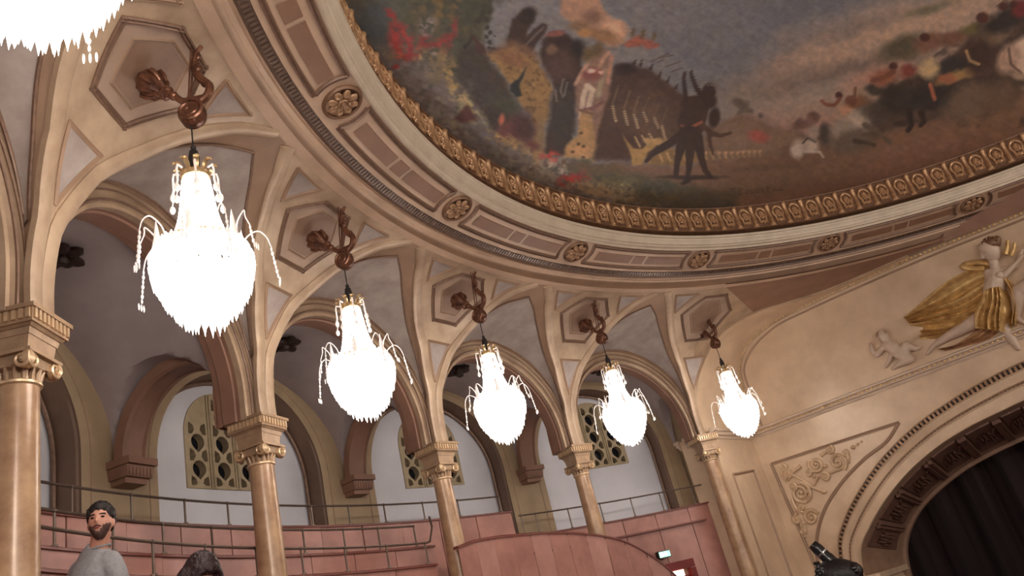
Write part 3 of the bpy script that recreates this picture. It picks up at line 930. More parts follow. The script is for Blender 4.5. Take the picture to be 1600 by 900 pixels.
bp_, cp_ = make_bracket(), make_chandelier()
CHL = ['blazing crystal chandelier cut off by the top left corner',
       'largest fully visible crystal chandelier, hanging nearest in front of the left arches',
       'second crystal chandelier from the left, before the second arch',
       'middle one of the lit crystal chandeliers, before the third arch',
       'fourth crystal chandelier from the left, before the pierced window at right',
       'smallest crystal chandelier, hanging beside the stage wall']
BRL = ['bronze scroll bracket above the top left corner chandelier',
       'large bronze knob and scroll bracket carrying the nearest whole chandelier',
       'bronze scroll bracket carrying the second chandelier in the row of arches',
       'bronze scroll bracket carrying the middle chandelier',
       'bronze scroll bracket carrying the fourth chandelier',
       'small bronze scroll bracket next to the stage wall']
CH = [(201.8, 8.66, 3.86), (183.6, 8.69, 3.93), (165.05, 8.65, 3.93), (146.9, 8.62, 3.93), (128.3, 8.86, 3.93), (110.4, 9.5, 3.93)]
for i, (az, r, z) in enumerate(CH):
    b = bp_ if i == 0 else copy_tree(bp_)
    c = cp_ if i == 0 else copy_tree(cp_)
    place(b, PL(az, r, z), radians(az + 180))
    place(c, PL(az, r, z), radians(az + 180 + 17 * i))
    tag(b, BRL[i], 'bracket', 'bronze brackets of the chandeliers')
    tag(c, CHL[i], 'chandelier', 'crystal chandeliers')

# dark bosses of the gallery vaults
def make_boss():
    t = empty('ceiling_boss')
    obj('boss_core', MB().lathe([(.001, -.12), (.05, -.115), (.075, -.08), (.07, -.03), (.1, 0), (.09, .06)], 16), MT['boss'], t)
    mb = MB().ball((.13, 0, -.02), (.10, .07, .05), 5, 8)
    me = mb.mesh('boss_leaf', MT['boss'])
    for q in range(7):
        o = bpy.data.objects.new('boss_leaf', me)
        COL.objects.link(o); o.parent = t
        o.rotation_euler = (0, .25 * (q % 2), q * 2 * pi / 7)
    return t
bo = make_boss()
for k, (az, r, lab) in enumerate(((173.8, 10.85, 'dark leafy boss on the gallery vault behind the nearest column'),
                                  (155.4, 10.83, 'dark leafy boss on the vault seen left of the second chandelier'),
                                  (136.95, 10.84, 'dark leafy boss on the vault seen left of the middle chandelier'),
                                  (119.9, 10.9, 'dark leafy boss on the vault behind the fourth chandelier'))):
    o = bo if k == 0 else copy_tree(bo)
    place(o, PL(az, r, 4.30), .3 * k)
    tag(o, lab, 'ceiling boss', 'bosses of the gallery vaults')

# ------------------------------------------------------------------ right wall: stage wall with its arch
WN = np.array([cos(radians(52.428)), sin(radians(52.428)), 0]); WE = np.array([WN[1], -WN[0], 0]); WD = 7.406
def WP(s, z, d=0.0):
    s, z, d = np.broadcast_arrays(np.asarray(s, float), np.asarray(z, float), np.asarray(d, float))
    return WN * (WD - d[..., None]) + s[..., None] * WE + z[..., None] * np.array([0, 0, 1.0])
def onwall(x, y, dep=0.0):
    D = FWD + (x - 800) / FPX * RIGHT - (y - 450) / FPX * UP
    t = ((WD - dep) - CAM @ WN) / (D @ WN)
    p = CAM + t * D
    return np.array([p @ WE, p[2]])
stage = empty('wall_right')
tag(stage, 'cream and gold stage wall with a wide dark arched opening', kind='structure')

A_ = [(-8.36, -6), (-8.36, -.8), (-8.21, .12), (-7.89, .60), (-7.38, 1.05), (-6.76, 1.46), (-6.01, 1.80), (-5.36, 1.99), (-4.76, 2.12), (-4.12, 2.21), (-2.5, 2.34), (-.8, 2.38)]
I_ = [(-7.98, -6), (-7.98, -.8), (-7.82, -.02), (-7.49, .36), (-7.0, .75), (-6.42, 1.09), (-5.78, 1.34), (-5.2, 1.48), (-4.64, 1.56), (-4.1, 1.62), (-2.5, 1.73), (-.8, 1.76)]
O_ = [(-7.70, -6), (-7.70, -.9), (-7.60, -.28), (-7.38, .12), (-7.0, .47), (-6.5, .74), (-5.9, .96), (-5.3, 1.09), (-4.75, 1.17), (-4.2, 1.22), (-2.5, 1.31), (-.8, 1.34)]
def dens(L, n=8):
    L = np.array(L, float)
    L = np.concatenate([L, (L * [-1, 1] + [-1.6, 0])[::-1][1:]])
    out = []
    for i in range(len(L) - 1):
        p0, p1, p2, p3 = L[max(i - 1, 0)], L[i], L[i + 1], L[min(i + 2, len(L) - 1)]
        if i == 0 or i == len(L) - 2: p0, p3 = p1 - (p2 - p1), p2 + (p2 - p1)
        if i == 1: p0 = p1 - np.array([0, .8])
        if i == len(L) - 3: p3 = p2 - np.array([0, .8])
        for k in range(n):
            u = k / n
            out.append(.5 * ((2 * p1) + (-p0 + p2) * u + (2*p0 - 5*p1 + 4*p2 - p3) * u * u + (-p0 + 3*p1 - 3*p2 + p3) * u ** 3))
    out.append(L[-1])
    return np.array(out)
AC, IC, OC = dens(A_), dens(I_), dens(O_)
NA = len(AC)
def band(t, d):
    c = AC * (1 - t) + IC * t
    return WP(c[:, 0], c[:, 1], d)
BEADC = [(-8.86, 2.72), (-8.84, 3.6), (-8.78, 4.02), (-8.5, 4.38), (-7.84, 4.62), (-6.94, 4.67), (-5.86, 4.665), (-4.52, 4.63), (-3.64, 4.58), (-2.92, 4.54), (0, 4.52), (3.2, 4.5)]
bc = catmull(BEADC, 60)
right = [(8.4, 4.5), (8.4, -6)]
outl = [(-9.05, -6), (-9.05, 2.7)] + [tuple(p) for p in bc] + right + [tuple(p) for p in AC[::-1]]
obj('stage_wall_face', plate(MB(), outl, [], lambda a, b, d: WP(a, b, d), -.05, 0.0), MT['wall'], stage, smooth=0)
# arch mouldings
rows = [(0, 0), (0, .05), (.02, .065), (.035, .05), (.04, .02), (.19, .012), (.195, .045), (.215, .05), (.23, .02), (.47, .0), (.49, .03), (.50, .035), (.515, .012), (.57, .012), (.58, .03), (.6, .03), (.615, .0), (.95, .0), (.955, .03), (.985, .035), (1.0, .015), (1.0, -.05)]
obj('arch_band', MB().grid(np.stack([band(t, d) for t, d in rows], 1)), MT['wall'], stage, smooth=30)
obj('arch_dark_bed', MB().grid(np.stack([band(.045, .021), band(.115, .03), band(.19, .016)], 1)), MT['boss'], stage)
obj('arch_thin_bed', MB().grid(np.stack([band(.515, .014), band(.57, .016)], 1)), MT['goldbed'], stage)
def along(t, d, step):
    c = band(t, d)
    L = np.r_[0, np.cumsum(np.linalg.norm(np.diff(c, axis=0), axis=1))]
    s = np.arange(L[0] + step, L[-1], step)
    q = np.stack([np.interp(s, L, c[:, k]) for k in range(3)], -1)
    T = nrm(np.gradient(q, axis=0))
    return q, T
mb = MB()
q, T = along(.115, .03, .085)
for p, t in zip(q, T):
    if p @ WE < -1 and p[2] > -1.6:
        mb.box(p, (.022, .045, .016), (t, np.cross(t, WN), -WN))
obj('egg_row', mb, MT['rosegold'], stage, smooth=0, kind='stuff')
mb = MB()
q, T = along(.542, .015, .07)
for p, t in zip(q, T):
    if p @ WE < -1 and p[2] > -1.6:
        mb.ball(p, (.022, .014, .012), 3, 6, (t, np.cross(t, WN), -WN))
obj('arch_bead_row', mb, MT['plaster_lo'], stage, kind='stuff')
# deep splayed soffit with coffers
def soff(t, off=0.0):
    c = IC * (1 - t) + OC * t
    p = WP(c[:, 0], c[:, 1], -.02 - 1.5 * t)
    if off:
        tg = nrm(np.gradient(c, axis=0))
        n = np.stack([tg[:, 1], -tg[:, 0]], -1)
        p = p + off * (n[:, :1] * WE + n[:, 1:] * np.array([0, 0, 1.0]))
    return p
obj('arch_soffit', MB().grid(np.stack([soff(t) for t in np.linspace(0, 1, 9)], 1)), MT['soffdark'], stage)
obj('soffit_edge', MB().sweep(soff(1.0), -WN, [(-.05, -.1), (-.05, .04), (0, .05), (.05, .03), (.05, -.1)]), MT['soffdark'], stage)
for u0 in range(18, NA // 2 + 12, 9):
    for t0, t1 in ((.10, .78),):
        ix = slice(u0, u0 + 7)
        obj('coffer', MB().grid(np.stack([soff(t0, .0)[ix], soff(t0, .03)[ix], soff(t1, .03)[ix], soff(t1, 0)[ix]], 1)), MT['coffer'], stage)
        mid_ = slice(u0 + 1, u0 + 6)
        obj('coffer_relief', MB().tube(np.array([soff(.44 + .17 * sin(k * 1.6), .04)[min(u0 + 1 + k // 3, NA - 1)] for k in range(16)]), .02, 6), MT['coffer'], stage)
    for e in (7, 8):
        pts = np.array([soff(t, .03)[u0 + e] for t in np.linspace(.12, .8, 5)])
        tg = nrm(soff(.5)[u0 + e + 1] - soff(.5)[u0 + e])
        obj('soffit_bar', MB().sweep(pts, np.array([0, 0, -1.0]), [(-.035, -.02), (-.035, .05), (.035, .05), (.035, -.02)]), MT['coffer'], stage)
obj('impost', MB().box(WP(-7.80, -.46, -.72), (.2, .85, .05), (WE, WN, np.array([0, 0, 1.0]))).box(WP(-7.84, -.6, -.72), (.15, .8, .10), (WE, WN, np.array([0, 0, 1.0]))), MT['wall'], stage)
# dark house curtain far inside the arch
su = np.linspace(-9, 9, 260)
G = np.stack([WP(su, zz, -2.6 + .10 * np.sin(su * 9) + .05 * np.sin(su * 23 + 1)) for zz in np.linspace(-6, 3, 4)], 1)
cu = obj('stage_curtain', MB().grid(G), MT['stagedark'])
tag(cu, 'dark maroon stage curtain hanging in folds inside the arch', 'curtain')
# cornice
ZUP = np.array([0, 0, 1.0])
cpath = np.concatenate([WP(np.full(2, -9.75), 2.56, np.array([1.1, 1.78])), WP(np.array([-9.6, -9.42]), 2.56, np.array([1.78, 1.78])), WP(np.full(7, -9.05), 2.56, np.linspace(1.78, .03, 7)), WP(np.linspace(-8.9, 8.3, 50), 2.56, 0.0)])
CPR = [(0, 0), (.02, .0), (.035, .03), (.03, .05), (.075, .06), (.085, .09), (.075, .11), (.12, .13), (.125, .165), (.10, .18), (0, .19)]
mb = MB()
for seg_ in (slice(0, 2), slice(2, 4), slice(4, 11), slice(11, 61)):
    pp = cpath[seg_]
    mb.sweep(pp, ZUP, [(a, b) for a, b in CPR])
obj('cornice', mb, MT['stone'], stage)
mb = MB()
for s in np.arange(-8.95, -1, .09):
    mb.ball(WP(s, 2.665, .085), (.03, .02, .022), 3, 6)
obj('cornice_rope', mb, MT['goldlit'], stage, kind='stuff')
# pier and reveal behind the corner column
obj('pier', MB().grid(np.stack([WP(np.array([-9.75, -9.75, -9.05, -9.05]), zz, np.array([.2, 1.72, 1.72, 0])) for zz in (-6, 2.58, 2.72)], 1)), MT['wall'], stage, smooth=0)
rvX, rvY = -WN, ZUP
def RV(d, z):
    return WP(-9.05, z, d) + WE * .0
pl_ = np.array([RV(1.42, 1.86), RV(.5, 1.92), RV(.5, -1.5), RV(1.42, -1.5)])
mb = MB()
for i in range(4):
    a, b = pl_[i], pl_[(i + 1) % 4]
    mb.sweep(np.array([a, b]), WE, [(-.025, -.01), (-.025, .02), (0, .03), (.025, .01), (.025, -.01)])
obj('pier_panel_frame', mb, MT['plaster_lo'], stage)
# coved soffit over the wall (from the front arch edge F to the beaded edge)
Fp = [(-9.24, 2.72, 1.8), (-9.12, 3.3, 1.8), (-8.97, 3.68, 1.75), (-8.74, 4.1, 1.55), (-8.42, 4.52, 1.2), (-7.64, 4.68, 1.05), (-6.97, 4.685, .66), (-6.42, 4.69, .36), (-5.67, 4.69, .22), (-4.84, 4.69, .14)]
Fc = catmull([WP(*p) for p in Fp], 46)
Bc3 = [WP(*p) for p in ((-8.86, 2.72), (-8.85, 3.3), (-8.83, 3.7), (-8.78, 4.02), (-8.5, 4.38), (-7.84, 4.62), (-6.94, 4.67), (-6.4, 4.67), (-5.67, 4.665), (-4.84, 4.64))]
Bc = catmull(Bc3, 46)
obj('coved_soffit', MB().grid(np.stack([Fc + (Bc - Fc) * t for t in np.linspace(0, 1, 7)], 1)), MT['wall'], stage)
mb = MB().tube(Fc, .03, 6)
obj('soffit_arris', mb, MT['plaster'], stage)
# right flank of the last spandrel
thq = np.linspace(0, 90, 24)
Lq = cove(np.full(24, COLAZ[-1]), thq)
Fh = catmull([WP(*p) for p in Fp[:6]], 24)
obj('corner_spandrel', MB().grid(np.stack([Lq + (Fh - Lq) * t for t in np.linspace(0, 1, 9)], 1)), MT['plaster'], arcade)
# flat soffit between the ring and the wall, its shade put into the brown
azq = np.linspace(COLAZ[-1], 60, 40)
Ft = catmull([PL(COLAZ[-1], 8.42, 4.70)] + [WP(*p) for p in Fp[5:]] + [WP(-3.4, 4.60, .02), WP(-1, 4.55, -.05), WP(3, 4.52, -.05)], 60)
inn_ = []
for p in Ft:
    a = np.degrees(np.arctan2(p[1], p[0]))
    inn_.append(PL(a, 8.38, 4.73) if np.hypot(p[0], p[1]) > 8.40 else p + np.array([0, 0, .4]))
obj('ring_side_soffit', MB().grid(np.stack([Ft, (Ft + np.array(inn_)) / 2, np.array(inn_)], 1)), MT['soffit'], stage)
obj('upper_wall', MB().grid(np.stack([WP(np.linspace(-9, 9, 12), zz, -1.3) for zz in (4.3, 6.0)], 1)), MT['plaster_lo'], stage)
# beaded edge
Bd = catmull([WP(s, z, .03) for s, z in BEADC], 400)
obj('bead_fillet', MB().sweep(Bd[::4], -WN, [(-.03, -.02), (-.03, .012), (-.016, .018), (.016, .018), (.03, .012), (.03, -.02)]), MT['plaster'], stage)
L = np.r_[0, np.cumsum(np.linalg.norm(np.diff(Bd, axis=0), axis=1))]
mb = MB()
for s in np.arange(.05, L[-1] - 3, .085):
    p = np.array([np.interp(s, L, Bd[:, k]) for k in range(3)])
    mb.ball(p - WN * .015, .026, 4, 7)
obj('bead_row', mb, MT['goldlit'], stage, kind='stuff')
inner = catmull([WP(s + .10 * (1 if s < -8 else .3), z - .10 * (1 if s > -8.6 else .2), .005) for s, z in BEADC], 120)
obj('bead_inner_fillet', MB().sweep(inner, -WN, TORUS(.02, .02)), MT['plaster_lo'], stage)

# carved spandrel panel
PANC = [(-8.86, 1.99), (-7.6, 1.965), (-6.25, 1.94), (-6.54, 1.72), (-7.1, 1.52), (-7.7, 1.22), (-8.2, .84), (-8.5, .45), (-8.66, .05), (-8.72, -.4)]
mb = MB()
def seglines(P_, n=1):
    pass
top_ = WP(np.linspace(-8.86, -6.25, 6), np.linspace(1.99, 1.94, 6), 0)
cur_ = catmull([WP(s, z) for s, z in PANC[2:]], 40)
lef_ = WP(np.linspace(-8.72, -8.86, 6), np.linspace(-.4, 1.99, 6), 0)
for pp in (top_, cur_, lef_):
    mb.sweep(pp, -WN, [(-.03, -.01), (-.03, .015), (-.01, .03), (.01, .015), (.03, .02), (.03, -.01)])
obj('spandrel_frame', mb, MT['plaster_lo'], stage)
def wall_pts(L, d):
    return np.array([WP(*onwall(x, y), d) for x, y in L])
def scroll_relief(name, L, r0, r1, d=.02, m='stone'):
    pts = catmull(wall_pts(L, d), max(14, 6 * len(L)))
    return obj(name, MB().tube(pts, np.linspace(r0, r1, len(pts)), 7), MT[m], stage)
def spir_px(cx, cy, r, turns, a0, d=1):
    c = WP(*onwall(cx, cy), .02)
    return spiral(c, WE, ZUP, r, r * .12, turns, a0, d, 36)
for (cx, cy, r, tn, a0, d) in ((1276, 726, .15, 1.9, 2.4, 1), (1252, 771, .21, 2.1, 1.2, -1), (1268, 808, .15, 1.8, .2, 1), (1246, 812, .07, 1.5, 2, 1), (1309, 722, .17, 1.5, -1.2, 1), (1234, 741, .09, 1.6, 4, -1), (1297, 703, .07, 1.5, 1, -1), (1256, 829, .06, 1.4, 3, 1), (1240, 760, .07, 1.4, 5, 1), (1290, 745, .08, 1.5, 2, -1), (1266, 740, .06, 1.4, 0, 1), (1225, 731, .06, 1.4, 1, -1), (1254, 793, .06, 1.4, 4, -1), (1321, 707, .06, 1.4, 3, 1)):
    p = spir_px(cx, cy, r, tn, a0, d)
    obj('scroll_relief', MB().tube(p, np.linspace(.044, .022, len(p)), 7).ball(p[-1], .042, 5, 8), MT['reliefgold'], stage)
for Lp in ([(1218, 727), (1235, 740), (1250, 748), (1272, 760)], [(1252, 728), (1240, 738), (1232, 752)], [(1262, 768), (1275, 752), (1280, 744)], [(1262, 757), (1276, 764), (1290, 768)],
           [(1318, 705), (1325, 712), (1318, 730), (1300, 738), (1288, 742)], [(1238, 780), (1246, 795), (1258, 802)], [(1225, 733), (1222, 742), (1230, 752)], [(1283, 712), (1290, 706), (1303, 707)], [(1246, 800), (1243, 806), (1246, 818)], [(1256, 818), (1258, 828), (1254, 838)]):
    scroll_relief('leaf_relief', Lp, .042, .022, .02, 'reliefgold')
mb = MB()
for x, y, r in ((1333, 699, .05), (1340, 694, .035), (1346, 690, .03), (1325, 716, .045), (1327, 722, .03), (1222, 729, .05), (1230, 728, .04), (1227, 742, .045), (1288, 768, .06), (1264, 768, .05), (1272, 745, .04), (1258, 838, .04), (1290, 728, .05)):
    mb.ball(WP(*onwall(x, y), .015), (r, r, r * .8), 5, 8)
obj('berry_relief', mb, MT['reliefgold'], stage)

# ------------------------------------------------------------------ figure helpers
def link_me(me, name, parent):
    o = bpy.data.objects.new(name, me)
    COL.objects.link(o)
    if parent: o.parent = parent
    LOC[o.name] = wl(parent)
    return o

def fuse(mb, name, m, parent, voxel, it=4):
    """weld closed pieces into one continuous smooth surface"""
    me = mb.mesh(name, None, wl(parent), 0)
    o = bpy.data.objects.new(name, me)
    COL.objects.link(o)
    rm = o.modifiers.new('one_surface', 'REMESH'); rm.mode = 'VOXEL'; rm.voxel_size = voxel
    sm_ = o.modifiers.new('smooth', 'SMOOTH'); sm_.iterations = it; sm_.factor = .5
    bpy.context.view_layer.update()
    m3 = bpy.data.meshes.new_from_object(o.evaluated_get(bpy.context.evaluated_depsgraph_get()))
    bpy.data.objects.remove(o)
    m3.name = name
    m3.materials.clear(); m3.materials.append(m)
    m3.polygons.foreach_set('use_smooth', [True] * len(m3.polygons))
    return link_me(m3, name, parent)

def figure(J, E_, m, parent, voxel=.016, it=4):
    """joints and bones swelled into one continuous body"""
    mb = MB()
    for a, b in E_:
        (p, r), (q, t) = J[a], J[b]
        n = 7
        u = np.linspace(0, 1, n)
        rr = r + (t - r) * u
        rr = rr * (1 + .10 * np.sin(pi * u))
        mb.tube(np.asarray(p) + (np.asarray(q) - p) * u[:, None], rr, 12)
    for p, r in J.values():
        mb.ball(p, r, 8, 12)
    return fuse(mb, 'body', m, parent, voxel, it)

def head_grid(hc, S_, Fw_, U_, sc=1.0, n1=40, n2=56):
    """a face-shaped head surface: S_ side, Fw_ forward, U_ up"""
    th = np.linspace(0.02, pi - 0.02, n1); ph = np.linspace(-pi, pi, n2, endpoint=False)
    TH, PH = np.meshgrid(th, ph, indexing='ij')
    x = np.sin(TH) * np.sin(PH); y = np.sin(TH) * np.cos(PH); z = np.cos(TH)
    X, Y, Z = .073 * x, .094 * y, .118 * z
    low = np.clip(-z, 0, 1)
    X *= 1 - .30 * low ** 1.3
    Y = np.where(y > 0, Y * (1 - .05 * low), Y * (1 - .42 * low))
    g = lambda cx, cz, sx, sz: np.exp(-((X - cx) / sx) ** 2 - ((Z - cz) / sz) ** 2) * (y > 0)
    Y += .024 * g(0, -.022, .011, .016) + .014 * g(0, .0, .008, .022)          # nose
    Y -= .012 * (g(.031, .012, .016, .011) + g(-.031, .012, .016, .011))        # eye sockets
    Y += .006 * (g(.03, .032, .024, .008) + g(-.03, .032, .024, .008))          # brows
    Y += .006 * g(0, -.058, .024, .008) + .010 * g(0, -.095, .022, .016)        # lips, chin
    return np.asarray(hc) + sc * (X[..., None] * S_ + Y[..., None] * Fw_ + Z[..., None] * U_)

# ------------------------------------------------------------------ carved figures over the arch
def wj(x, y, r, d):
    return (WP(*onwall(x, y), d), r)
def drape(L0, L1, folds, depth, amp, n=40, nv=49, flare=1.0):
    a, b = catmull(wall_pts(L0, 0), n), catmull(wall_pts(L1, 0), n)
    v = np.linspace(0, 1, nv)
    v2 = v + .05 * np.sin(9 * v + .7) + .03 * np.sin(17 * v)
    G = a[:, None] * (1 - v)[None, :, None] + b[:, None] * v[None, :, None]
    u = np.linspace(0, 1, n)
    h = depth * np.sin(pi * np.clip(v, .0, 1))[None] ** .35 + amp * np.sin(2 * pi * folds * v2[None] + 1.6 * np.sin(3 * u[:, None]) + 1.1 * np.sin(6 * u[:, None] + 5 * v[None])) * (.4 + .6 * u[:, None] ** flare)
    h = np.maximum(h * np.minimum(1, 6 * np.minimum(v, 1 - v))[None], 0) + .004
    G = G - WN * h[..., None]
    # lateral swing of the folds
    return MB().grid(G)
wroot = empty('relief_figure', WP(*onwall(1548, 480), 0))
tag(wroot, 'carved flying woman with billowing gold cloak on the stage wall', 'relief sculpture')
J = {'hip': wj(1546, 488, .17, .06), 'waist': wj(1551, 468, .135, .07), 'chest': wj(1557, 440, .165, .08), 'neckb': wj(1556, 420, .075, .08), 'head0': wj(1554, 408, .075, .09), 'head1': wj(1551, 397, .115, .10), 'head2': wj(1549, 387, .095, .10),
     'shl': wj(1546, 428, .075, .10), 'ell': wj(1572, 433, .055, .16), 'hal': wj(1592, 412, .035, .14), 'finl': wj(1600, 402, .025, .13),
     'shr': wj(1568, 424, .07, .05), 'elr': wj(1588, 418, .05, .07), 'har': wj(1599, 392, .033, .08),
     'hl': wj(1538, 496, .135, .08), 'kl': wj(1508, 514, .10, .10), 'cl': wj(1483, 526, .08, .07), 'al': wj(1461, 540, .045, .05), 'tl': wj(1450, 553, .03, .04),
     'hr': wj(1556, 496, .13, .05), 'kr': wj(1574, 520, .09, .05), 'ar': wj(1592, 545, .04, .03)}
E_ = [('hip', 'waist'), ('waist', 'chest'), ('chest', 'neckb'), ('neckb', 'head0'), ('head0', 'head1'), ('head1', 'head2'), ('chest', 'shl'), ('shl', 'ell'), ('ell', 'hal'), ('hal', 'finl'), ('chest', 'shr'), ('shr', 'elr'), ('elr', 'har'), ('hip', 'hl'), ('hl', 'kl'), ('kl', 'cl'), ('cl', 'al'), ('al', 'tl'), ('hip', 'hr'), ('hr', 'kr'), ('kr', 'ar')]
figure(J, E_, MT['stone'], wroot)
mb = MB()
_hx = nrm(-.75 * WE - .35 * WN - .25 * ZUP); _hs = nrm(np.cross(_hx, ZUP)); _hu = np.cross(_hs, _hx)
obj('head', MB().grid(head_grid(WP(*onwall(1550, 393), .13), _hs, _hx, _hu if _hu[2] > 0 else -_hu, 1.75), False, True), MT['stone'], wroot)
hc = WP(*onwall(1552, 387), .13)
mb.ball(hc + WE * .02 + ZUP * .04, (.15, .13, .12), 7, 12, (WE, WN, ZUP))
mb.ball(hc + WE * .12 + ZUP * .07, .07, 6, 10)
for k in range(9):
    a = k * .5
    mb.tube([hc + WE * .1 * cos(a) + ZUP * (.02 + .1 * sin(a)) - WN * .1, hc + WE * .13 * cos(a + .4) + ZUP * (.02 + .13 * sin(a + .4)) - WN * .05], .03, 6)
obj('hair', mb, MT['goldbed'], wroot)
mb = MB()
for x, y in ((1556, 437), (1565, 433)):
    mb.ball(WP(*onwall(x, y), .18), (.075, .06, .07), 6, 10, (WE, WN, ZUP))
obj('breast', mb, MT['stone'], wroot)
obj('cloak', drape([(1548, 414), (1520, 420), (1482, 438), (1450, 463), (1425, 485), (1414, 494)], [(1544, 470), (1534, 488), (1510, 508), (1478, 514), (1448, 512), (1424, 509)], 4.5, .10, .085), MT['goldlit'], wroot)
obj('cloak_tail', drape([(1532, 476), (1505, 500), (1476, 508), (1444, 510)], [(1524, 496), (1500, 516), (1470, 528), (1437, 531)], 3, .09, .07), MT['goldlit'], wroot)
obj('skirt', drape([(1538, 458), (1526, 476), (1519, 494), (1520, 514)], [(1572, 450), (1582, 472), (1584, 498), (1580, 522)], 6, .30, .06, flare=.4), MT['goldlit'], wroot)
obj('skirt_train', drape([(1540, 500), (1512, 526), (1488, 540), (1464, 545)], [(1572, 510), (1545, 530), (1510, 541), (1478, 549)], 3.5, .08, .04), MT['gold'], wroot)
obj('sash', drape([(1564, 436), (1574, 450), (1582, 472), (1580, 506)], [(1580, 438), (1590, 456), (1594, 480), (1590, 510)], 2.5, .16, .05), MT['goldlit'], wroot)
obj('scarf', MB().tube(catmull(wall_pts([(1548, 413), (1530, 411), (1512, 413), (1505, 416), (1520, 420), (1540, 420)], .05), 24), .05, 8), MT['goldlit'], wroot)
obj('flute', MB().tube(wall_pts([(1574, 400), (1577, 388), (1577, 378)], .14), [.05, .04, .03], 8).tube(wall_pts([(1582, 402), (1587, 392), (1588, 382)], .14), [.04, .035, .03], 8), MT['goldlit'], wroot)
# putto
pr_ = empty('relief_putto', WP(*onwall(1400, 555), 0))
tag(pr_, 'small carved reclining putto left of the flying woman', 'relief sculpture')
J = {'hip': wj(1413, 557, .085, .05), 'waist': wj(1403, 549, .08, .06), 'chest': wj(1393, 541, .085, .06), 'neck': wj(1386, 534, .045, .06), 'h0': wj(1383, 529, .075, .07), 'h1': wj(1380, 522, .06, .07),
     'sl': wj(1382, 543, .04, .06), 'el': wj(1372, 556, .035, .06), 'wl': wj(1364, 548, .028, .06), 'fl': wj(1362, 538, .025, .06),
     'sr': wj(1398, 536, .038, .05), 'er': wj(1392, 563, .03, .07), 'wr': wj(1385, 574, .022, .05),
     'kl': wj(1416, 540, .055, .07), 'al': wj(1432, 546, .032, .05), 'tl': wj(1440, 543, .02, .04),
     'kr': wj(1424, 562, .06, .08), 'ar': wj(1405, 571, .035, .07), 'tr': wj(1396, 577, .022, .05)}
E_ = [('hip', 'waist'), ('waist', 'chest'), ('chest', 'neck'), ('neck', 'h0'), ('h0', 'h1'), ('chest', 'sl'), ('sl', 'el'), ('el', 'wl'), ('wl', 'fl'), ('chest', 'sr'), ('sr', 'er'), ('er', 'wr'), ('hip', 'kl'), ('kl', 'al'), ('al', 'tl'), ('hip', 'kr'), ('kr', 'ar'), ('ar', 'tr')]
figure({k: (p, r * 1.32) for k, (p, r) in J.items()}, E_, MT['stone'], pr_)
mb = MB()
for k in range(9):
    a = .2 + k * .33
    c = WP(*onwall(1380, 525), .09)
    mb.ball(c + WE * .075 * cos(a) + ZUP * .075 * sin(a), .032, 4, 8)
obj('hair', mb, MT['plaster_lo'], pr_)
obj('head', MB().grid(head_grid(WP(*onwall(1381, 527), .08), nrm(WE - .4 * WN), nrm(-WN - .2 * WE), ZUP, .95), False, True), MT['stone'], pr_)
# second flying figure, mostly past the frame
r2 = empty('relief_figure', WP(*onwall(1640, 440), 0))
tag(r2, 'pale carved leg of a second flying figure at the right edge', 'relief sculpture')
J = {'hip': wj(1625, 440, .17, .05), 'waist': wj(1640, 420, .14, .06), 'chest': wj(1655, 395, .17, .06), 'neck': wj(1660, 372, .07, .06), 'h0': wj(1660, 358, .11, .07), 'h1': wj(1659, 345, .09, .07),
     'kl': wj(1594, 456, .12, .09), 'cl': wj(1591, 480, .09, .07), 'al': wj(1590, 498, .05, .05), 'tl': wj(1604, 506, .035, .04),
     'kr': wj(1625, 478, .10, .04), 'ar': wj(1640, 510, .045, .03), 'sr': wj(1672, 385, .06, .06), 'er': wj(1690, 400, .05, .06), 'wr': wj(1705, 385, .03, .06),
     'sl': wj(1640, 388, .06, .08), 'el': wj(1620, 392, .045, .1), 'wl': wj(1606, 380, .03, .1)}
E_ = [('hip', 'waist'), ('waist', 'chest'), ('chest', 'neck'), ('neck', 'h0'), ('h0', 'h1'), ('hip', 'kl'), ('kl', 'cl'), ('cl', 'al'), ('al', 'tl'), ('hip', 'kr'), ('kr', 'ar'), ('chest', 'sr'), ('sr', 'er'), ('er', 'wr'), ('chest', 'sl'), ('sl', 'el'), ('el', 'wl')]
figure(J, E_, MT['stone'], r2)
obj('drapery', drape([(1612, 428), (1604, 444), (1606, 470), (1612, 500)], [(1650, 430), (1650, 455), (1646, 480), (1640, 505)], 4, .12, .05), MT['goldlit'], r2)

# ------------------------------------------------------------------ gallery tiers: panelled red parapets
def parapet(label, r, z0, z1, az0, az1, step, nm, seed, zend=None):
    t = empty('gallery_parapet', PL((az0 + az1) / 2, r, z0))
    tag(t, label, 'parapet')
    n = max(1, int(round((az0 - az1) / step)))
    ed = np.linspace(az0, az1, n + 1)
    rnd = random.Random(seed)
    for k in range(n):
        a = np.linspace(ed[k] - .035, ed[k + 1] + .035, 5)
        o_ = rnd.uniform(-.006, .006)
        mb = MB().grid(np.stack([PL(a, r + .05, z0), PL(a, r + o_, z0), PL(a, r + o_, z1 - .02), PL(a, r + .05, z1 - .02)], 1))
        for e in (0, -1):
            mb.add([PL(a[e], r + .05, z0), PL(a[e], r + o_, z0), PL(a[e], r + o_, z1 - .02), PL(a[e], r + .05, z1 - .02)], [(0, 1, 2, 3)])
        obj('wood_panel', mb, MT[nm if rnd.random() < .6 else ('redwood' if nm != 'redwood' else 'redwood2')], t, smooth=20)
    aa = np.linspace(az0, az1, 4 * n + 1)
    obj('top_rail', MB().sweep(PL(aa, r + .02, z1 - .02), ZUP, [(-.05, 0), (-.05, .02), (-.03, .03), (.03, .03), (.05, .02), (.05, 0)]), MT['redtrim'], t)
    obj('backing', MB().grid(revolve([(r + .052, z0), (r + .052, z1 - .02)], az0, az1, 2 * n + 2)), MT['redtrim'], t)
    return t
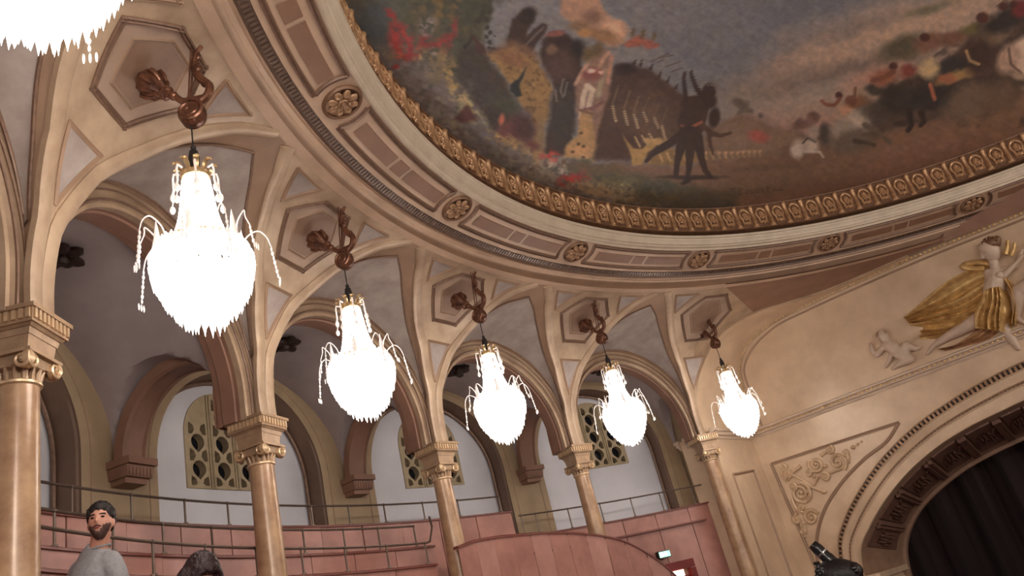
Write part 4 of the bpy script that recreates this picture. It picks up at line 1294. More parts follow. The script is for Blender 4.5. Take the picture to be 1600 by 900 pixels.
parapet('highest red wooden parapet, running under the white niches', 11.15, .6, 1.925, 187, 133.2, 3.9, 'redwood', 1)
parapet('right hand red parapet lying lower, beside the corner column', 11.15, -.8, 1.5, 132.6, 110.4, 3.7, 'redwood', 2)
parapet('middle red wooden parapet behind the standing man', 10.6, .1, 1.45, 189, 144.6, 3.9, 'redwood2', 3)
parapet('lowest red wooden parapet at the foot of the columns', 10.1, -.27, 1.125, 191, 147.6, 4.2, 'redwood', 4)
# trim line low on the right hand parapet
tr_ = obj('parapet_ledge', MB().sweep(PL(np.linspace(132, 112.6, 24), 11.11, 1.19), ZUP, [(-.03, 0), (-.03, .02), (.03, .03), (.03, 0)]), MT['redtrim'])
tag(tr_, 'thin dark red ledge running along the right hand parapet', 'ledge')

def handrail(label, r, z, zb, az0, az1, posts, extra=None, end=True):
    t = empty('handrail', PL((az0 + az1) / 2, r, zb))
    tag(t, label, 'handrail')
    aa = np.linspace(az0, az1, 70)
    pts = PL(aa, r, z)
    if extra is not None:
        pts = np.concatenate([pts, np.array(extra)])
    obj('rail', MB().tube(pts, .014, 7), MT['rail'], t)
    for a in posts:
        obj('post', MB().tube([PL(a, r, zb), PL(a, r, z - .0)], .012, 7).ball(PL(a, r, z), .02, 5, 8).lathe([(.03, 0), (.03, .015), (.014, .02)], 8, PL(a, r, zb)), MT['rail'], t)
    return t
handrail('topmost steel handrail in front of the white niches', 11.16, 2.19, 1.93, 187, 134, [183, 179, 175, 171.2, 167.33, 163.5, 160.15, 156.6, 153.0, 149.56, 146.1, 142.2, 138.55, 134.1])
handrail('steel handrail on the right hand parapet by the corner column', 11.16, 1.84, 1.505, 132.4, 110.9, [132.2, 130.6, 127, 123.4, 119.9, 116.6, 113, 110.95])
handrail('second highest steel handrail, level with the parapet top behind it', 10.6, 1.735, 1.455, 189, 146.3, [187, 183.2, 179.5, 175.85, 172.17, 168.68, 164.97, 161.19, 157.17, 153.39, 150, 146.35])
handrail('lowest steel handrail, rising in a slope by the middle column', 10.1, 1.40, 1.13, 191, 148.3, [189, 185.4, 181.3, 177.3, 173.21, 169.2, 164.98, 160.89, 156.72, 152.52, 148.4], extra=[PL(147.7, 10.12, 1.42), PL(146.7, 10.2, 1.62), PL(146.2, 10.3, 1.78)])

# curved stair wall in front of the fourth column
cyl = [(147.4, 1.22), (146.5, 1.29), (144, 1.315), (142.2, 1.325), (137.8, 1.305), (134.1, 1.25), (130.6, 1.14), (127.8, .99), (125.4, .71), (124, .49), (122.6, .2), (121.6, -.1)]
cc = np.array(cyl); aa = np.linspace(147.4, 121.6, 49); zz = np.interp(aa, cc[::-1, 0], cc[::-1, 1])
zz = np.convolve(np.pad(zz, 2, 'edge'), np.ones(5) / 5, 'valid')
RS = 9.72
sw = empty('stair_wall', PL(134, RS, -.75))
tag(sw, 'curved red wooden stair wall sweeping down beside the fourth column', 'stair wall')
for k in range(12):
    ix = slice(k * 4, k * 4 + 5)
    a2 = aa[ix].copy(); a2[0] -= .04; a2[-1] += .04
    mb = MB().grid(np.stack([PL(a2, RS + .06, -.75), PL(a2, RS, -.75), PL(a2, RS, zz[ix] - .02), PL(a2, RS + .06, zz[ix] - .02)], 1))
    obj('wood_panel', mb, MT['redwood2' if k % 3 == 1 else 'redwood'], sw, smooth=20)
obj('top_rail', MB().sweep(PL(aa, RS + .03, zz - .02), ZUP, [(-.05, 0), (-.05, .02), (-.03, .035), (.03, .035), (.05, .02), (.05, 0)]), MT['redtrim'], sw)

# exit lamp and red doorway
ex = empty('exit_sign', PL(118.6, 10.98, .75))
tag(ex, 'small glowing exit sign on the red wall over the red doorway', 'exit sign')
a = radians(118.6)
axx = (np.array([-sin(a), cos(a), 0]), np.array([cos(a), sin(a), 0]), ZUP)
obj('housing', MB().box(PL(118.6, 11.03, .765), (.125, .045, .06), axx), MT['blackmatt'], ex)
obj('lit_face', MB().box(PL(118.6, 10.98, .765), (.112, .008, .048), axx), MT['exitgreen'], ex)
def exf(x, z):
    return PL(118.6, 10.968, .765) - axx[0] * x * -1 + ZUP * z
mb = MB()
for L_ in ([(-.02, .015), (0, -.005), (.0, -.03)], [(-.02, .015), (-.03, -.01), (-.05, -.025)], [(-.045, .01), (-.02, .016), (.005, .005)], ):
    mb.tube([exf(x, z) for x, z in L_], .006, 5)
mb.ball(exf(-.015, .033), .009, 5, 8)
mb.tube([exf(.075, 0), exf(.035, 0)], .006, 5)
mb.tube([exf(.05, .014), exf(.035, 0), exf(.05, -.014)], .006, 5)
mb.box(exf(.075, 0), (.03, .003, .04), axx)
obj('running_figure', mb, MT['exitwhite'], ex)
dr = empty('exit_door', PL(117.7, 11.0, -.75))
tag(dr, 'red framed doorway with a bright lamp, cut off by the bottom edge', 'door')
a = radians(117.7)
axx = (np.array([-sin(a), cos(a), 0]), np.array([cos(a), sin(a), 0]), ZUP)
D0 = lambda x, z, y=0: PL(117.7, 11.05, z) + axx[0] * x + axx[1] * y
obj('door_frame', MB().box(D0(.34, -.15), (.05, .06, .6), axx).box(D0(-.34, -.15), (.05, .06, .6), axx).box(D0(0, .53), (.39, .06, .07), axx), MT['door'], dr)
obj('door_leaf', MB().box(D0(-.0, -.2, .05), (.30, .02, .55), axx), MT['door'], dr)
obj('door_lamp', MB().box(D0(.02, .40, -.03), (.13, .04, .05), axx), MT['doorlight'], dr)

# ------------------------------------------------------------------ black stage spotlight in front of the stage wall
def at(x, y, dist):
    D = nrm(FWD + (x - 800) / FPX * RIGHT - (y - 450) / FPX * UP)
    return CAM + D * dist
SD = 7.5
sl = empty('stage_spotlight', at(1310, 890, SD))
tag(sl, 'black stage spotlight on a stand before the carved spandrel', 'spotlight')
p0, p1 = at(1306, 884, SD), at(1269, 850, SD)
d = nrm(p1 - p0)
yv = nrm(np.cross(d, ZUP)); xv = np.cross(yv, d)
Lb = np.linalg.norm(p1 - p0)
obj('barrel', MB().lathe([(.001, 0), (.055, 0), (.056, Lb * .35), (.05, Lb * .42), (.05, Lb * .78), (.042, Lb * .97), (.036, Lb), (.001, Lb * .995)], 24, p0, (xv, yv, d)), MT['black'], sl)
obj('chrome_band', MB().lathe([(.050, Lb * .54), (.053, Lb * .55), (.053, Lb * .60), (.050, Lb * .61)], 24, p0, (xv, yv, d)), MT['chrome'], sl)
obj('chrome_band', MB().lathe([(.056, Lb * .03), (.059, Lb * .035), (.059, Lb * .06), (.056, Lb * .065)], 24, p0, (xv, yv, d)), MT['chrome'], sl)
bc_ = at(1312, 896, SD)
mb = MB().ball(bc_, (.19, .15, .12), 10, 16, (nrm(RIGHT), FWD, UP))
mb.ball(at(1330, 893, SD), (.10, .1, .08), 8, 12)
mb.ball(at(1296, 884, SD), (.07, .08, .06), 8, 12)
obj('lamp_house', mb, MT['blackmatt'], sl)
mb = MB()
rnd = random.Random(5)
for k in range(34):
    x = 1278 + (k % 17) * 3.8
    p = at(x + rnd.uniform(-2, 2), (884 if k < 17 else 891) + abs(x - 1308) * .17 + rnd.uniform(-3, 6), SD - .08)
    mb.ball(p, rnd.uniform(.015, .035), 5, 8)
obj('cooling_knob', mb, MT['black'], sl)
obj('yoke', MB().tube(catmull([at(1278, 882, SD), at(1276, 890, SD), at(1280, 900, SD), at(1300, 912, SD)], 12), .014, 8).tube([at(1271, 881, SD), at(1281, 879, SD)], .014, 6), MT['blackmatt'], sl)
pb = at(1310, 905, SD)
obj('stand_pole', MB().tube([pb, [pb[0], pb[1], -5.9]], .022, 8), MT['blackmatt'], sl)
for k in range(3):
    a = k * 2 * pi / 3
    obj('leg', MB().tube([[pb[0], pb[1], -5.4], [pb[0] + .5 * cos(a), pb[1] + .5 * sin(a), -5.98]], .016, 6), MT['blackmatt'], sl)

# ------------------------------------------------------------------ people
def person(name, label, feet, height, yaw_body, yaw_head, pitch_head, cloth, hair_fn, arms, fem=1.0, hx=0.0):
    root = empty(name, feet)
    tag(root, label, 'person')
    f = np.array([cos(yaw_body), sin(yaw_body), 0]); s = np.array([-sin(yaw_body), cos(yaw_body), 0])
    h = height / 1.75
    def Q(x, y, z):
        return np.asarray(feet) + h * (x * s + y * f + z * ZUP)
    def loft(mb, secs, grow=0.0):
        a = np.arange(24) * 2 * pi / 24
        G = np.array([[Q((hw + grow) * math.copysign(abs(cos(q)) ** .85, cos(q)), yo + (hd + grow) * math.copysign(abs(sin(q)) ** .85, sin(q)), z) for q in a] for z, hw, hd, yo in secs])
        b0 = mb.n
        mb.grid(G, False, True)
        mb.f.append(tuple(b0 + i for i in range(24)))
        mb.f.append(tuple(b0 + (len(secs) - 1) * 24 + i for i in reversed(range(24))))
    W = fem
    torso = [(.80, .15, .11, 0), (.90, .168, .118, 0), (1.0, .155 * W, .112, 0), (1.10, .145 * W, .105, .005), (1.22, .155 * W, .11, .01), (1.32, .168 * W, .108, .0), (1.385, .166 * W, .09, -.005), (1.42, .138 * W, .078, -.01), (1.45, .095, .068, -.012), (1.475, .075, .065, -.01)]
    def limb(mb, pts, rad, grow=0.0):
        P_ = catmull([Q(*p) for p in pts], 16)
        mb.tube(P_, h * (np.interp(np.linspace(0, 1, 16), np.linspace(0, 1, len(rad)), rad) + grow), 12)
        mb.ball(P_[0], h * (rad[0] + grow), 8, 12)
    yh = yaw_head
    Fh = np.array([cos(yh) * cos(pitch_head), sin(yh) * cos(pitch_head), sin(pitch_head)])
    Sh = np.array([-sin(yh), cos(yh), 0])
    Uh = np.cross(Fh, Sh)
    hc = Q(hx, .035, 1.635)
    mb = MB()
    loft(mb, torso)
    mb.tube([Q(0, -.015, 1.42), Q(hx * .5, .0, 1.50), hc - h * (.055 * Uh + .02 * Fh)], h * np.array([.075, .060, .058]), 16)
    mb.grid(head_grid(hc, Sh, Fh, Uh, h, 48, 64), False, True)
    for sg in (-1, 1):
        mb.ball(hc + h * (.074 * sg * Sh - .012 * Fh - .008 * Uh), h * np.array([.013, .023, .033]), 6, 10, (Sh, Fh, Uh))
    AR = {}
    for k, sg in (('l', 1), ('r', -1)):
        el, wr = arms[k]
        AR[k] = [(.150 * W * sg, -.01, 1.372), ((.2 * W) * sg, -.012, 1.30), el, wr]
        limb(mb, AR[k], [.062, .052, .044, .030])
        P0, wv = Q(*wr), nrm(Q(*wr) - Q(*el))
        sd = nrm(np.cross(wv, f) + .01 * s); cu = nrm(np.cross(sd, wv))
        mb.ball(P0 + wv * .05, (.040, .055, .018), 8, 12, (sd, wv, cu))
        for off, ln in ((-.028, .066), (-.010, .078), (.009, .073), (.026, .058)):
            b_ = P0 + wv * .085 + sd * off
            mb.tube([b_, b_ + wv * ln * .5 + cu * .010, b_ + wv * ln * .95 + cu * .030], [.0105, .0095, .008], 8)
        mb.tube([P0 + wv * .03 + sd * .03 * sg, P0 + wv * .06 + sd * .052 * sg + cu * .01, P0 + wv * .09 + sd * .056 * sg + cu * .02], [.013, .012, .009], 8)
        limb(mb, [(.095 * sg, 0, .88), (.105 * sg, .015, .5), (.11 * sg, -.01, .10)], [.095, .064, .042])
        mb.tube([Q(.11 * sg, -.04, .045), Q(.115 * sg, .05, .045), Q(.122 * sg, .15, .03)], h * np.array([.042, .042, .03]), 10)
    fuse(mb, 'body', MT['skin'], root, .0065, 3)
    mb = MB()
    loft(mb, torso, .018)
    for k in 'lr':
        limb(mb, AR[k], [.064, .056, .048, .036], .014)
    mb.tube([Q(0, -.015, 1.44), Q(hx * .42, -.005, 1.492)], h * np.array([.098, .076]), 16)
    fuse(mb, 'sweater', MT[cloth], root, .012, 5)
    mb = MB()
    rib = np.array([Q(hx * .42 + .066 * cos(q), -.005 + .064 * sin(q), 1.484 - .010 * sin(q) + .006 * cos(q)) for q in np.linspace(0, 2 * pi, 28, endpoint=False)])
    obj('collar', mb.tube(rib, .009, 6, closed=True), MT[cloth], root)
    mb = MB()
    loft(mb, torso[:3], .012)
    for sg in (-1, 1):
        limb(mb, [(.095 * sg, 0, .88), (.105 * sg, .015, .5), (.11 * sg, -.01, .07)], [.098, .074, .066], .01)
    fuse(mb, 'trousers', MT['trouser'], root, .014, 5)
    for sg in (-1, 1):
        ec = hc + h * (.031 * sg * Sh + .080 * Fh + .011 * Uh)
        obj('eye', MB().ball(ec, h * np.array([.012, .010, .006]), 6, 10, (Sh, Fh, Uh)), MT['eye'], root)
        br = [hc + h * ((.014 + .012 * q) * sg * Sh + (.092 - .005 * q) * Fh + (.029 + .003 * sin(q)) * Uh) for q in range(4)]
        obj('eyebrow', MB().tube(np.array(br), .0042, 6), MT['hair'], root)
    lp = [hc + h * (x * Sh + (.094 - abs(x) * .38) * Fh - .058 * Uh) for x in np.linspace(-.02, .02, 7)]
    obj('lips', MB().tube(np.array(lp), [.002, .004, .005, .005, .005, .004, .002], 6), MT['lip'], root)
    hair_fn(root, hc, Sh, Fh, Uh, h)
    return root

def hair_shell(hc, S_, F_, U_, h, keep, thick, m, root, name, seed=0, rough=.006, lift=(0, 0, 0)):
    """a tousled cap that follows the head where keep(theta, phi) holds"""
    th = np.linspace(0.02, pi - .02, 40); ph = np.linspace(-pi, pi, 56, endpoint=False)
    H0 = head_grid((0, 0, 0), np.array([1., 0, 0]), np.array([0, 1., 0]), np.array([0, 0, 1.]), 1.0)
    rnd = np.random.RandomState(seed)
    K = np.array([[keep(t, p) for p in ph] for t in th])
    rad = nrm(H0)
    nz = rnd.rand(40, 56) * rough
    G = H0 + rad * (np.where(K > 0, thick * np.clip(K, 0, 1) + nz, -.012))[..., None]
    P_ = np.asarray(hc) + h * (G[..., :1] * S_ + G[..., 1:2] * F_ + G[..., 2:] * U_)
    mb = MB()
    fs = []
    n2 = 56
    for i in range(39):
        for j in range(n2):
            if max(K[i, j], K[i + 1, j], K[i, (j + 1) % n2], K[i + 1, (j + 1) % n2]) > 0:
                fs.append((i * n2 + j, (i + 1) * n2 + j, (i + 1) * n2 + (j + 1) % n2, i * n2 + (j + 1) % n2))
    mb.add(P_.reshape(-1, 3), fs)
    return obj(name, mb, m, root, smooth=60)

def hair_man(root, hc, S_, F_, U_, h):
    def cap(t, p):
        a = abs(p)
        lim = np.interp(a, [0, .5, .8, 1.05, 1.5, 1.75, 2.2, pi], [1.02 + .05 * sin(p * 9), 1.02 + .06 * sin(p * 11 + 1), 1.12, 1.40, 1.46, 1.75, 1.95, 2.0])
        return np.clip((lim - t) / .30, 0, 1.0) * (1.7 if t < .7 else np.interp(t, [.7, 1.35], [1.7, .45]))
    hair_shell(hc, S_, F_, U_, h, cap, .022, MT['hair'], root, 'hair', 2, .014)
    def beard(t, p):
        if abs(p) > 1.35: return 0
        lo = 2.12 if abs(p) < .45 else 1.92 - .25 * (abs(p) - .45)
        if abs(p) < .30 and t < 2.26: return 0
        return np.clip((t - lo) / .12, 0, 1) * (t < 2.95)
    hair_shell(hc, S_, F_, U_, h, beard, .004, MT['beard'], root, 'beard', 4, .003)
    mo = [hc + h * (x * S_ + (.098 - abs(x) * .4) * F_ - (.045 + abs(x) * .35) * U_) for x in np.linspace(-.028, .028, 7)]
    obj('moustache', MB().tube(np.array(mo), [.002, .004, .005, .004, .005, .004, .002], 6), MT['beard'], root)

def hair_woman(root, hc, S_, F_, U_, h):
    def cap(t, p):
        a = abs(p)
        if a < .55: return np.clip((1.4 - t) / .2, 0, 1)
        if a < 1.1: return np.clip((1.4 + (a - .55) * (3.2 if p < 0 else 1.2) - t) / .2, 0, 1)
        return 1.0 if t < 3.0 else 0
    hair_shell(hc, S_, F_, U_, h, cap, .034, MT['hair2'], root, 'hair', 9, .012)
    mb = MB()
    for k in range(26):
        a = pi * .40 + (k / 25) * pi * 1.2
        o_ = cos(a) * F_ + sin(a) * S_
        pts = catmull([hc + h * (.085 * o_ + .06 * U_), hc + h * (.118 * o_ + .0 * U_), hc + h * (.12 * o_ - .09 * U_), hc + h * (.10 * o_ - .17 * U_)], 9)
        mb.tube(pts, [.018, .022, .024, .022, .022, .02, .016, .012, .004], 6)
    obj('hair_lock', mb, MT['hair2'], root)

# the man: head 6.2 m from the camera
hm = at(157, 821, 6.05)
fy = math.atan2(CAM[1] - hm[1], CAM[0] - hm[0])
feet = np.array([hm[0], hm[1], -.27]) - .045 * nrm(np.array([RIGHT[0], RIGHT[1], 0]))
mh = (hm[2] + .27) / 1.635 * 1.75
person('person', 'bearded young man in grey sweater standing by the red parapets, looking up', feet, mh, fy - .8, fy - .25, .14, 'sweater', hair_man,
       {'l': ((.195, -.01, 1.12), (.2, .09, .88)), 'r': ((-.2, .0, 1.12), (-.2, .1, .88))}, .82, .10)
hw_ = at(311, 903, 5.2)
fy = math.atan2(CAM[1] - hw_[1], CAM[0] - hw_[0])
feet = np.array([hw_[0], hw_[1], -.75])
whh = (hw_[2] + .75) / 1.635 * 1.75
person('person', 'dark haired woman with lowered head, cut off by the bottom edge', feet, whh, fy + .3, fy + .55, -.35, 'top2', hair_woman,
       {'l': ((.235, .0, 1.12), (.2, .16, .92)), 'r': ((-.235, -.0, 1.12), (-.2, .16, .92))}, .9)

# ------------------------------------------------------------------ painted ceiling: a canvas disc with brushed colour
ZP = 5.79
def vnoise(x, y, seed):
    xi, yi = np.floor(x).astype(np.int64), np.floor(y).astype(np.int64)
    xf, yf = x - xi, y - yi
    def hsh(a, b):
        h = (a * 374761393 + b * 668265263 + seed * 1442695041) & 0x7fffffff
        h = ((h ^ (h >> 13)) * 1274126177) & 0x7fffffff
        return ((h ^ (h >> 16)) & 0xffff) / 65535.0
    u, v = xf * xf * (3 - 2 * xf), yf * yf * (3 - 2 * yf)
    a, b, c, d = hsh(xi, yi), hsh(xi + 1, yi), hsh(xi, yi + 1), hsh(xi + 1, yi + 1)
    return (a * (1 - u) + b * u) * (1 - v) + (c * (1 - u) + d * u) * v
def fbm(x, y, s, o=4, seed=0):
    t, amp, tot = 0, 1.0, 0
    for k in range(o):
        t = t + amp * vnoise(x / s * 2 ** k, y / s * 2 ** k, seed + k)
        tot += amp; amp *= .55
    return t / tot

class Canvas:
    def __init__(s, X, Y):
        s.X, s.Y = X, Y
        s.wx, s.wy = fbm(X, Y, 26, 4, 11) - .5, fbm(X, Y, 26, 4, 23) - .5
        s.fx, s.fy = fbm(X, Y, 6, 2, 31) - .5, fbm(X, Y, 6, 2, 43) - .5
        s.c = np.zeros((len(X), 3))
    def mix(s, m, col):
        m = np.clip(m, 0, 1)[:, None]
        s.c = s.c * (1 - m) + np.asarray(col, float) * m
    def xy(s, w):
        return s.X + w * (s.wx * 1.6 + s.fx * .5), s.Y + w * (s.wy * 1.6 + s.fy * .5)
    def ell(s, cx, cy, rx, ry, col, rot=0, soft=.35, warp=4, a=1.0, speck=0, seed=1):
        soft, warp = soft * 1.45, warp * 1.35
        x, y = s.xy(warp)
        r = radians(rot)
        u, v = (x - cx) * cos(r) + (y - cy) * sin(r), -(x - cx) * sin(r) + (y - cy) * cos(r)
        d = np.sqrt((u / rx) ** 2 + (v / ry) ** 2)
        m = np.clip((1 + soft * .5 - d) / soft, 0, 1)
        if speck:
            m = m * np.clip((fbm(s.X, s.Y, speck, 3, seed) - .42) * 6, 0, 1)
        s.mix(m * a, col)
    def poly(s, L, col, soft=3, warp=3, a=1.0):
        soft, warp = soft * 1.5, warp * 1.4
        x, y = s.xy(warp)
        L = np.array(L, float)
        ins = np.zeros(len(x), bool); dm = np.full(len(x), 1e9)
        lo, hi = L.min(0) - 12, L.max(0) + 12
        k = np.where((x > lo[0]) & (x < hi[0]) & (y > lo[1]) & (y < hi[1]))[0]
        xx, yy = x[k], y[k]; i2 = np.zeros(len(k), bool); d2 = np.full(len(k), 1e9)
        for i in range(len(L)):
            p, q = L[i], L[(i + 1) % len(L)]
            c = ((p[1] > yy) != (q[1] > yy)) & (xx < (q[0] - p[0]) * (yy - p[1]) / (q[1] - p[1] + 1e-9) + p[0])
            i2 ^= c
            e = q - p; t = np.clip(((xx - p[0]) * e[0] + (yy - p[1]) * e[1]) / (e @ e + 1e-9), 0, 1)
            d2 = np.minimum(d2, np.hypot(xx - p[0] - t * e[0], yy - p[1] - t * e[1]))
        m = np.zeros(len(x)); m[k] = np.clip(.5 + np.where(i2, d2, -d2) / soft, 0, 1)
        s.mix(m * a, col)
    def line(s, L, w, col, soft=1.2, warp=1, a=1.0):
        x, y = s.xy(warp)
        L = np.array(L, float)
        ws = np.broadcast_to(np.asarray(w, float), (len(L),))
        lo, hi = L.min(0) - 12, L.max(0) + 12
        k = np.where((x > lo[0]) & (x < hi[0]) & (y > lo[1]) & (y < hi[1]))[0]
        m = np.zeros(len(k))
        for i in range(len(L) - 1):
            p, e = L[i], L[i + 1] - L[i]
            t = np.clip(((x[k] - p[0]) * e[0] + (y[k] - p[1]) * e[1]) / (e @ e + 1e-9), 0, 1)
            d = np.hypot(x[k] - p[0] - t * e[0], y[k] - p[1] - t * e[1])
            m = np.maximum(m, np.clip(((ws[i] * (1 - t) + ws[i + 1] * t) - d) / soft + .5, 0, 1))
        M_ = np.zeros(len(x)); M_[k] = m
        s.mix(M_ * a, col)

def paint(X, Y):
    c = Canvas(X, Y)
    n1, n2, n3 = fbm(X, Y, 120, 4, 3), fbm(X, Y * 2.2, 60, 4, 7), fbm(X, Y, 7, 3, 9)
    # sky
    c.c[:] = (104, 102, 104)
    c.mix((n1 - .4) * 2.0, (92, 94, 99))
    c.mix(np.clip((X - 1000) / 260, 0, 1) * np.clip((130 - Y) / 60, 0, 1) * .8, (88, 92, 99))
    # warm clouds at right
    tanline = 105 - (X - 1180) * .42
    c.mix(np.clip((Y - tanline) / 26 + (n2 - .5) * 3, 0, 1) * np.clip((X - 1090) / 120, 0, 1) * .9, (140, 116, 98))
    c.ell(1400, 40, 150, 40, (156, 130, 108), -14, .8, 16, .8)
    c.ell(1330, 110, 130, 16, (100, 86, 78), -15, .9, 10, .8)
    c.ell(1345, 42, 60, 11, (96, 86, 80), -16, .9, 8, .6)
    c.ell(1300, 140, 90, 13, (128, 118, 108), -14, .9, 8, .8)
    c.ell(1180, 135, 80, 24, (112, 100, 90), -12, .9, 8, .7)
    c.ell(1450, 15, 40, 8, (92, 88, 70), -18, .7, 4, .8)
    c.ell(1360, 120, 44, 14, (152, 110, 92), -25, .8, 5, .85)
    c.ell(1265, 195, 50, 13, (140, 104, 90), -12, .8, 5, .8)
    c.ell(1190, 192, 50, 12, (128, 98, 88), 4, .8, 5, .7)
    # distant hill and crowd
    c.poly([(1110, 200), (1150, 178), (1200, 190), (1240, 205), (1300, 225), (1300, 262), (1090, 262)], (104, 82, 66), 6, 5)
    c.ell(1160, 222, 60, 22, (112, 90, 74), 8, .6, 6, .8)
    c.ell(1186, 213, 17, 10, (142, 68, 62), 4, .5, 3)
    for x, y, r in ((1152, 160, 8), (1163, 165, 9), (1170, 174, 7), (1158, 175, 6), (1188, 181, 4)):
        c.ell(x, y, r, r * .8, (84, 74, 66), 0, .5, 5)
    # ground
    c.poly([(560, 420), (700, 300), (860, 262), (950, 258), (1090, 256), (1240, 246), (1330, 216), (1420, 196), (1500, 170), (1620, 130), (1700, 500), (560, 500)], (108, 80, 62), 8, 5)
    c.mix((n1 - .45) * 1.6 * (Y > 225 - (X - 1240) * .28) * (X > 950), (84, 64, 50))
    c.ell(1440, 240, 90, 20, (112, 80, 66), -18, .9, 8, .8)
    c.ell(1180, 290, 110, 16, (86, 66, 50), -4, .9, 6, .7)
    c.ell(1200, 262, 60, 5, (80, 62, 48), -4, .8, 3, .7)
    # garden bank at left, sweeping down along the frame
    c.poly([(470, -260), (700, -260), (756, -60), (766, 30), (745, 90), (752, 150), (800, 220), (860, 250), (960, 262), (1060, 285), (1150, 300), (1150, 420), (520, 420)], (70, 66, 54), 8, 6)
    c.mix((fbm(X, Y, 22, 4, 51) - .5) * 3 * (X < 800), (52, 56, 46))
    bank = np.clip((Y - (X - 560) * .72 - 8) / 25, 0, 1) * (X < 960)
    c.mix(bank * .85, (86, 78, 76))
    c.mix(np.clip((fbm(X, Y, 9, 3, 53) - .5) * 5, 0, 1) * bank * .8, (112, 104, 98))
    c.mix(np.clip((fbm(X, Y, 11, 3, 57) - .58) * 6, 0, 1) * bank * .8, (66, 70, 58))
    for x, y, rx, ry, rot, col, sp in ((585, 35, 34, 40, 20, (60, 68, 70), 0), (650, 20, 40, 34, 0, (62, 66, 52), 14), (700, 15, 46, 30, 0, (96, 80, 50), 12), (735, 25, 26, 44, 0, (58, 62, 48), 10),
                                       (615, 30, 10, 26, -28, (122, 40, 38), 8), (627, 62, 15, 30, -22, (146, 42, 38), 9), (640, 76, 20, 18, -20, (126, 40, 38), 8), (690, 72, 18, 12, -30, (128, 46, 42), 8), (706, 52, 10, 22, 25, (126, 48, 44), 8), (617, 102, 4, 4, 0, (140, 40, 40), 0), (665, 66, 12, 14, 0, (120, 42, 40), 8),
                                       (666, 40, 12, 14, 30, (124, 108, 102), 8), (680, 84, 10, 6, 0, (120, 106, 96), 6),
                                       (662, 104, 14, 26, -22, (134, 108, 70), 9), (705, 118, 14, 36, -22, (138, 112, 64), 9), (716, 150, 10, 20, -35, (150, 128, 84), 8), (690, 110, 20, 22, 0, (104, 88, 66), 10), (645, 130, 26, 22, -30, (96, 90, 86), 10), (690, 150, 20, 26, -30, (94, 82, 80), 9), (735, 172, 16, 18, -30, (140, 130, 88), 7), (752, 180, 6, 16, -30, (150, 142, 100), 6),
                                       (622, 82, 10, 10, 0, (150, 60, 48), 6), (600, 88, 20, 12, -30, (98, 88, 70), 8), (680, 172, 22, 14, -35, (100, 96, 90), 8), (700, 196, 20, 12, -30, (108, 100, 84), 7)):
        c.ell(x, y, rx, ry, col, rot, .6, 6, 1, sp, int(x + y))
    c.poly([(728, 163), (738, 172), (744, 188), (722, 192), (710, 186)], (72, 42, 38), 4, 3)
    # hanging foliage against the sky
    c.poly([(730, -40), (772, -40), (768, 20), (758, 40), (740, 48), (728, 30)], (60, 62, 50), 6, 8)
    for x, y, r in ((752, 22, 5), (760, 32, 5), (748, 32, 5), (764, 20, 4), (762, 45, 4), (768, 52, 3.4), (762, 58, 3.4), (766, 66, 3.6), (770, 76, 3), (764, 74, 3), (774, 56, 1.5)):
        c.ell(x, y, r, r, (50, 52, 46), 0, .4, 3)
    # dark rocks and beasts at the left of the scene
    c.poly([(720, 85), (745, 70), (765, 95), (790, 130), (800, 170), (812, 215), (780, 222), (760, 190), (735, 150), (716, 110)], (52, 46, 44), 7, 5)
    c.ell(742, 92, 20, 12, (56, 52, 46), 10, .6, 5)
    c.poly([(735, 53), (744, 58), (757, 72), (760, 84), (744, 84), (741, 66)], (66, 46, 42), 2, 2)
    c.line([(739, 55), (734, 66), (726, 74)], [1, 2, 3], (40, 40, 40))
    c.ell(760, 135, 40, 24, (58, 52, 50), 45, .7, 7, .9)
    c.ell(745, 150, 22, 18, (82, 74, 76), 40, .7, 7, .6, 8, 3)
    c.ell(790, 165, 26, 14, (56, 60, 50), 25, .6, 6, .9)
    c.poly([(790, 70), (800, 30), (815, 16), (828, 11), (836, 18), (834, 32), (824, 48), (822, 76), (800, 84)], (56, 42, 38), 3, 2)
    c.ell(825, 24, 11, 14, (42, 36, 36), 35, .5, 3)
    c.poly([(822, 58), (834, 44), (848, 36), (856, 40), (852, 52), (840, 66), (830, 84), (815, 86)], (58, 44, 42), 2, 2)
    c.line([(822, 70), (835, 56), (850, 42)], 1.4, (88, 78, 76))
    c.ell(812, 84, 32, 16, (104, 74, 54), 20, .5, 5)
    c.ell(785, 88, 26, 10, (68, 46, 38), 15, .6, 4)
    # spotted hide
    c.poly([(760, 82), (800, 74), (832, 90), (852, 112), (862, 140), (860, 172), (850, 198), (846, 240), (832, 252), (834, 200), (828, 176), (808, 158), (800, 136), (782, 112)], (128, 98, 58), 4, 4)
    c.mix(np.clip((fbm(X, Y, 6, 2, 71) - .6) * 9, 0, 1) * ((X > 765) & (X < 866) & (Y > 76) & (Y < 215)) * .5, (74, 56, 38))
    c.ell(800, 92, 26, 12, (112, 74, 52), 20, .7, 4, .8)
    c.ell(845, 215, 8, 30, (112, 92, 66), 4, .6, 4)
    c.poly([(822, 104), (818, 120), (813, 132), (814, 150), (806, 152), (797, 142), (797, 132), (810, 122)], (36, 42, 44), 2, 2)
    # dark crowd
    c.poly([(845, 84), (848, 62), (858, 50), (880, 46), (892, 56), (894, 72), (908, 64), (912, 78), (908, 96), (916, 130), (900, 160), (898, 205), (888, 240), (850, 244), (858, 200), (866, 150), (860, 118), (848, 98)], (56, 42, 40), 4, 4)
    c.ell(868, 52, 14, 5, (126, 72, 60), -8, .5, 2)
    c.ell(862, 78, 8, 8, (104, 80, 62), 0, .5, 2)
    c.ell(902, 78, 15, 17, (38, 34, 34), 0, .5, 3)
    c.ell(880, 66, 14, 9, (48, 36, 36), 0, .5, 3)
